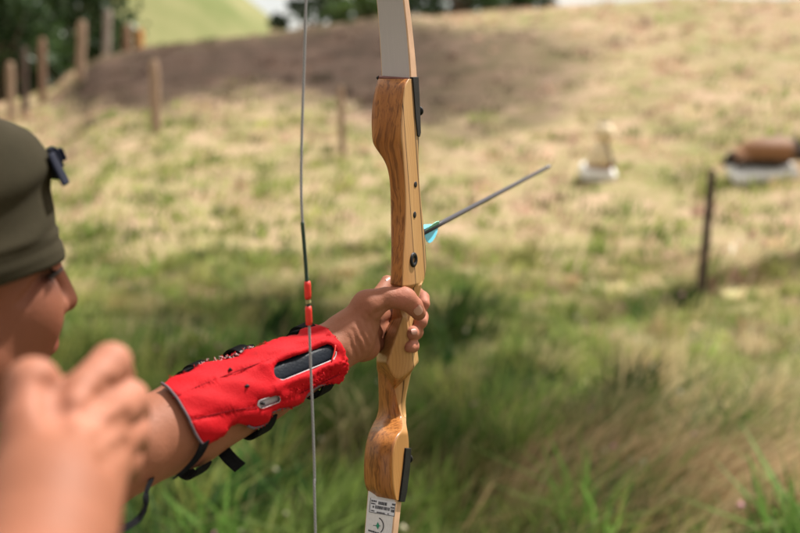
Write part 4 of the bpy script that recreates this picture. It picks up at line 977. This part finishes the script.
pts = smooth_curve([P(150, 478, .84), P(144, 492, .82), (P(143.5, 505, .815)), P(137, 518, .81), P(122, 528, .80), P(100, 534, .79), P(70, 540, .76)], 6)
mb = MB(); strap_strip(mb, pts, [FWD * .6 + UPC * .5] * len(pts), .004, .0035, [XR] * len(pts)); mb.build('strap', BELT, person, False)

# ------------------------------------------------------------------ arm guard on the bow forearm
gax0, gax1 = P(187, 422.5, .905), P(333, 350, 1.017)
guard = empty('arm_guard', tuple((gax0 + gax1) / 2)); ginv = (gax0 + gax1) / 2
tag(guard, 'worn red arm guard with frayed edges and a black panel strapped on the forearm', 'arm guard')
ga = gax1 - gax0; GL = np.linalg.norm(ga); ga /= GL
vd = (gax0 + gax1) / 2 - CAM; vd -= ga * (vd @ ga); gn = -vd / np.linalg.norm(vd)       # towards the viewer
gt = np.cross(ga, gn)                                                          # up across the arm
if gt @ UPC < 0: gt = -gt
def forearm_r(s): return np.interp(s, [-.35, 0, .5, .92, 1.12], [.0435, .0410, .0360, .0290, .0258])
def g_st(px, py):                                                # photo pixel -> (s, theta) on the sleeve of the forearm
    o_, d_ = CAM, ray(px, py)
    s, th = .5, 0
    r_ = None
    for it in range(12):
        R0 = forearm_r(s) + .004
        # closest approach / intersection with a cylinder of radius R0 round the axis
        w0 = o_ - gax0; dp = d_ - ga * (d_ @ ga); wp = w0 - ga * (w0 @ ga)
        a_ = dp @ dp; b_ = 2 * dp @ wp; c_ = wp @ wp - R0 * R0; disc_ = b_ * b_ - 4 * a_ * c_
        t_ = (-b_ - math.sqrt(disc_)) / (2 * a_) if disc_ > 0 else -b_ / (2 * a_)
        q_ = o_ + d_ * t_ - gax0; s = (q_ @ ga) / GL
    th = math.atan2(q_ @ gt, q_ @ gn); return np.array([s, th])
def g_pt(s, th, lift=0.0):
    r_ = forearm_r(s) + .004 + lift; return gax0 + ga * (s * GL) + gn * (r_ * math.cos(th)) + gt * (r_ * math.sin(th)) - ginv
outline_px = [(161.8, 384), (170, 380), (177.6, 377.5), (185, 376.5), (193, 372.5), (200, 369), (209, 364.6), (218, 363), (226.8, 361), (235, 358.6), (242.6, 357), (250, 352), (256, 350.5), (268, 346), (280, 342), (292, 338.5), (301.7, 335), (304.5, 331), (307.5, 328), (312, 326), (317.5, 324.4), (322.5, 325.8), (327, 329), (333, 334.5), (339, 341), (343.5, 349), (347, 358.7), (347.3, 366), (345.8, 372.4), (343, 378), (339, 381.6), (335, 383), (331, 383.2), (325, 384), (319, 386), (313, 390), (307.6, 395), (302, 401), (295.8, 405.5), (291, 407), (286, 407.6), (278, 409.5), (272, 412.6), (269.5, 417), (268, 421), (261.5, 426), (254, 428), (248, 426), (242.6, 424.5), (237.5, 424), (232.7, 425.6), (228.5, 429), (225, 433.5), (219.5, 438), (213, 441.6), (208, 444.5), (203, 445), (199, 440), (195, 433.5), (191, 425), (187, 416), (182, 407.5), (177.6, 400), (172.5, 393.5), (167.7, 388)]
ol = np.array([g_st(a_, b_) for a_, b_ in outline_px])
ol[:25, 1] += np.linspace(.10, .16, 25) * np.clip(np.sin(np.linspace(0, math.pi, 25)) * 1.5, 0, 1)    # wrap a little over the top
def inside(pt, poly):
    x_, y_ = pt[:, 0][:, None], pt[:, 1][:, None]; x0_, y0_ = poly[:, 0], poly[:, 1]; x1_, y1_ = np.roll(x0_, -1), np.roll(y0_, -1)
    c_ = ((y0_ > y_) != (y1_ > y_)) & (x_ < (x1_ - x0_) * (y_ - y0_) / (y1_ - y0_ + 1e-15) + x0_); return c_.sum(1) % 2 == 1
def stadium(p0, p1, r_, n=14, r1=None):
    p0, p1 = np.array(p0, float), np.array(p1, float); r1 = r1 or r_; a_ = math.atan2(*(p1 - p0)[::-1]); o_ = []
    o_ += [p0 + r_ * np.array([math.cos(a_ + R(90) + R(180) * k / n), math.sin(a_ + R(90) + R(180) * k / n)]) for k in range(n + 1)]
    o_ += [p1 + r1 * np.array([math.cos(a_ - R(90) + R(180) * k / n), math.sin(a_ - R(90) + R(180) * k / n)]) for k in range(n + 1)]
    return o_
win_px = stadium((282, 371), (327.5, 353), 9.0, r1=8.2); hole_px = stadium((262, 403.8), (276, 398.8), 4.2, r1=3.8)
win = np.array([g_st(*q) for q in win_px]); hole = np.array([g_st(*q) for q in hole_px])
def patch(poly, holes, step, lift_fn, name, mat, parent, thick, frayed=0.0):
    """triangulated sheet filling a polygon in (s, theta), with real thickness"""
    bm = bmesh.new()
    def loop(pl):
        vs_ = []
        for i in range(len(pl)):
            a_, b_ = pl[i], pl[(i + 1) % len(pl)]; L_ = math.hypot((b_[0] - a_[0]) * GL, (b_[1] - a_[1]) * .035); k_ = max(1, int(L_ / (step * .9)))
            for j in range(k_): q_ = a_ + (b_ - a_) * j / k_; vs_.append(bm.verts.new((q_[0] * GL, q_[1] * .035, 0)))
        return [bm.edges.new((vs_[i], vs_[(i + 1) % len(vs_)])) for i in range(len(vs_))]
    ed = []
    for pl in [poly] + holes: ed += loop(pl)
    bmesh.ops.triangle_fill(bm, use_beauty=True, edges=ed)
    # refine the interior
    for _ in range(7):
        lng = [e for e in bm.edges if e.calc_length() > step * 1.6 and not e.is_boundary]
        if not lng: break
        bmesh.ops.subdivide_edges(bm, edges=lng, cuts=1, use_grid_fill=False); bmesh.ops.triangulate(bm, faces=[f_ for f_ in bm.faces if len(f_.verts) > 3]); bmesh.ops.beautify_fill(bm, faces=bm.faces, edges=[e for e in bm.edges if not e.is_boundary])
    inn = [v_ for v_ in bm.verts if not v_.is_boundary]
    for _ in range(4): bmesh.ops.smooth_vert(bm, verts=inn, factor=.5, use_axis_x=True, use_axis_y=True, use_axis_z=False)
    bd = {v_ for v_ in bm.verts if v_.is_boundary}; g_ = random.Random(5)
    for v_ in bm.verts:
        s_, th_ = v_.co.x / GL, v_.co.y / .035
        v_.co = Vector(tuple(g_pt(s_, th_, lift_fn(s_, th_, v_ in bd))))
        if v_ in bd and frayed: v_.co += Vector(tuple(ga * g_.gauss(0, frayed) + gt * g_.gauss(0, frayed)))
    bmesh.ops.recalc_face_normals(bm, faces=bm.faces)
    me = bpy.data.meshes.new(name); bm.to_mesh(me); bm.free(); me.materials.append(mat); me.polygons.foreach_set('use_smooth', np.full(len(me.polygons), True)); me.update()
    o = link(bpy.data.objects.new(name, me), parent)
    # orient outwards
    f_ = me.polygons[len(me.polygons) // 2]
    cc = np.array(f_.center); ax_ = gax0 - ginv + ga * ((cc - (gax0 - ginv)) @ ga)
    if np.array(f_.normal) @ (cc - ax_) < 0: me.flip_normals()
    sl_ = o.modifiers.new('t', 'SOLIDIFY'); sl_.thickness = thick; sl_.offset = -1; return o
T = NT('worn_red_cloth', .7, .12); v = T.coord()
wz = T.noise(v, 900, 2); wr = T.noise(v, 55, 5, .65); big = T.noise(v, 18, 3)
c = T.ramp(big, [(.3, (.36, .002, .006)), (.7, (.48, .004, .010))]); c = T.mix(T.ramp(wr, [(.62, (0, 0, 0)), (.74, (.5, .5, .5))]), c, (.20, .004, .007)); 
T.color(T.mix(T.math('MULTIPLY', wz, .15), c, (.26, .003, .006))); T.bump(T.math('ADD', T.math('MULTIPLY', wr, 1.2), T.math('MULTIPLY', wz, .35)), .5, .002); REDC = T.m
def dseg(s, th, a_, b_):
    p_ = np.array([s * GL, th * .035]); a_ = np.array([a_[0] * GL, a_[1] * .035]); b_ = np.array([b_[0] * GL, b_[1] * .035]); t_ = np.clip((p_ - a_) @ (b_ - a_) / ((b_ - a_) @ (b_ - a_)), 0, 1); return np.linalg.norm(p_ - a_ - (b_ - a_) * t_)
seams = [(g_st(176, 398), g_st(330, 335)), (g_st(190, 420), g_st(262, 405)), (g_st(270, 405), g_st(340, 372))]
ridge_ = [(g_st(275, 387), g_st(338, 362)), (g_st(262, 366), g_st(325, 341))]
def lift_red(s, th, bdry):
    l_ = .0014 + .0015 * math.sin(s * 21 + th * 4) * math.sin(th * 5 + s * 9) 
    for a_, b_ in seams: l_ -= .0017 * math.exp(-(dseg(s, th, a_, b_) / .0013) ** 2)
    for a_, b_ in ridge_: l_ += .0020 * math.exp(-(dseg(s, th, a_, b_) / .0032) ** 2)
    if s > .62 and th < -.35: l_ += .0012 * math.sin(th * 40 + s * 60) * math.sin(s * 95)
    return l_ - (.0006 if bdry else 0)
shell = patch(ol, [win, hole], .0026, lift_red, 'shell', REDC, guard, .0022, .0003)
PANEL = simple('black_rubber', (.005, .008, .014), .5, .15, .25, 40, .25, 300)
def grow(pl, k): c_ = pl.mean(0); return c_ + (pl - c_) * k
patch(grow(win, 1.16), [], .004, lambda s, th, b_: -.0012, 'stiffener_panel', PANEL, guard, .001)
LIN = simple('grey_lining', (.36, .32, .36), .8, .1, .2, 90, .3, 400)
patch(grow(hole, 1.35), [], .004, lambda s, th, b_: -.0022, 'lining', LIN, guard, .0008)
def tube_on(pts_px, rad, name, mat, lift=.001, n=8, parent=guard, sub=4, wob=0):
    pl = [g_st(*q) if not isinstance(q, np.ndarray) else q for q in pts_px]; P3 = smooth_curve([g_pt(q[0], q[1], lift) for q in pl], sub); mb_ = MB(); mb_.tube(P3, rad, n); return mb_.build(name, mat, parent)
TRIM = simple('grey_piping', (.10, .075, .085), .7, .2, .2, 100)
tube_on([ol[i] for i in list(range(56, 65)) + [0]], .0012, 'edge_piping', TRIM)
tube_on([ol[i] for i in range(33, 48)], .0012, 'edge_piping', TRIM, lift=0)
WP = simple('pale_piping', (.45, .40, .42), .6, .2, .15, 100)
tube_on([win[i] for i in [23, 24, 25, 26, 27, 28, 29, 0, 1, 2, 3]], .0006, 'window_piping', WP, lift=.0006)
tube_on([hole[i] for i in list(range(0, len(hole))) + [0]], .00035, 'window_piping', WP, lift=.0008)
SEAM = simple('dark_red_stitching', (.16, .002, .006), .8, .1, .2, 200)
for pts in ([(172, 399), (205, 384), (250, 367), (300, 349), (329, 339)], [(188, 421), (215, 414), (240, 409), (257, 407)], [(286, 399), (310, 388), (339, 374)]): tube_on(pts, .00045, 'seam', SEAM, lift=.0009, n=6)
# black strap running on from the guard's lower corner round the arm
q_ = [g_st(*p_) for p_ in [(203.5, 441), (201, 448), (195.5, 457), (188, 465.5), (181, 471.5), (176, 475)]]
Q = smooth_curve([g_pt(a_[0], a_[1], .0004) for a_ in q_], 5); mb = MB(); strap_strip(mb, Q, [ga] * len(Q), .0048, .0022, [gn * .5 - gt * .85] * len(Q)); mb.build('strap', BELT, guard, False)
# red cord across the right end of the window, dark eyelets
tube_on([(330.5, 361), (333.2, 353), (334.4, 346)], .0008, 'cord', REDP, lift=.0022)
for (x_, y_, rx) in ((246.5, 386.5, 3.2), (230, 370.5, 2.0), (262.6, 403.2, 2.0)):
    a_ = g_st(x_ - rx, y_ + rx * .25); b_ = g_st(x_ + rx, y_ - rx * .25); mb = MB(); mb.tube([g_pt(*a_, -.0004), g_pt(*((a_ + b_) / 2), .0022), g_pt(*b_, -.0004)], [.0008, .0016, .0008], 8); mb.build('eyelet', BLACK, guard)
# frayed threads along the torn edges
mb = MB(); g = random.Random(12)
REDT, WHT = REDC, simple('frayed_white_thread', (.55, .46, .46), .8)
def fray(mb, i0, i1, n_, ln, m_):
    for _ in range(n_):
        t_ = g.uniform(i0, i1); i = int(t_) % len(ol); q_ = ol[i] + (ol[(i + 1) % len(ol)] - ol[i]) * (t_ - int(t_)); s_, th_ = q_
        p0 = g_pt(s_, th_, .001); dv = (ga * g.gauss(0, 1) + gt * g.gauss(.5 if i0 < 20 else -.3, 1) + gn * g.uniform(0, 1)); dv /= np.linalg.norm(dv); L_ = ln * g.uniform(.4, 1.3)
        mb.tube([p0, p0 + dv * L_ * .6 + gt * g.gauss(0, .0006), p0 + dv * L_ + ga * g.gauss(0, .0012)], [.00045, .00035, .00012], 4, m=m_)
fray(mb, 1, 14, 70, .0030, 0); fray(mb, 5, 12, 40, .0030, 1); fray(mb, 22, 34, 25, .0012, 0); fray(mb, 36, 46, 30, .0016, 0)
for _ in range(45):                                              # fuzz on the torn lower panel
    a_ = np.array([g.uniform(276, 338), 0]); a_[1] = np.interp(a_[0], [276, 338], [396, 369]) + g.gauss(0, 4); s_, th_ = g_st(*a_); p0 = g_pt(s_, th_, .001); dv = gn * g.uniform(.3, 1) + ga * g.gauss(0, 1) + gt * g.gauss(0, 1); dv /= np.linalg.norm(dv); mb.tube([p0, p0 + dv * .0018, p0 + dv * .003 + ga * g.gauss(0, .001)], [.0006, .0005, .0002], 4)
tag(mb.build('frayed_threads', mats=[REDT, WHT], parent=guard), kind='stuff')
# straps round the arm
def ring_strap(s0, hw, a0_, a1_, lift, name='strap', skew=0.0):
    ps, wd, nd = [], [], []
    for a_ in np.linspace(R(a0_), R(a1_), 26):
        s_ = s0 + skew * math.sin(a_); ps.append(g_pt(s_, a_, lift)); wd.append(ga); nd.append(gn * math.cos(a_) + gt * math.sin(a_))
    mb_ = MB(); strap_strip(mb_, ps, wd, hw, .0022, nd); o_ = mb_.build(name, BELT, guard, False); return o_
ring_strap(.02, .0075, -62, -290, -.001, skew=.10); ring_strap(.40, .0085, -48, -290, -.002, skew=.06); ring_strap(.815, .008, -52, -292, -.002, skew=.02)
# loops standing proud at the top edge
for s_ in (.17, .425, .865):
    mb = MB(); strap_strip(mb, [g_pt(s_, R(a_), -.0005 + .002 * math.sin(R((a_ - 58) * 2.6))) for a_ in range(58, 128, 6)], [ga] * 12, .0065, .003, [gt * .8 - gn * .3] * 12); mb.build('strap_loop', BELT, guard, False)
pts = smooth_curve([P(219, 444, .925) - ginv, P(226, 453.5, .918) - ginv, P(233, 461, .918) - ginv, P(240.5, 467.5, .922) - ginv], 5)
mb = MB(); strap_strip(mb, pts, [(XR + UPC * .85) / 1.31] * len(pts), .0062, .0022, [-FWD] * len(pts)); mb.build('strap_end', BELT, guard, False)
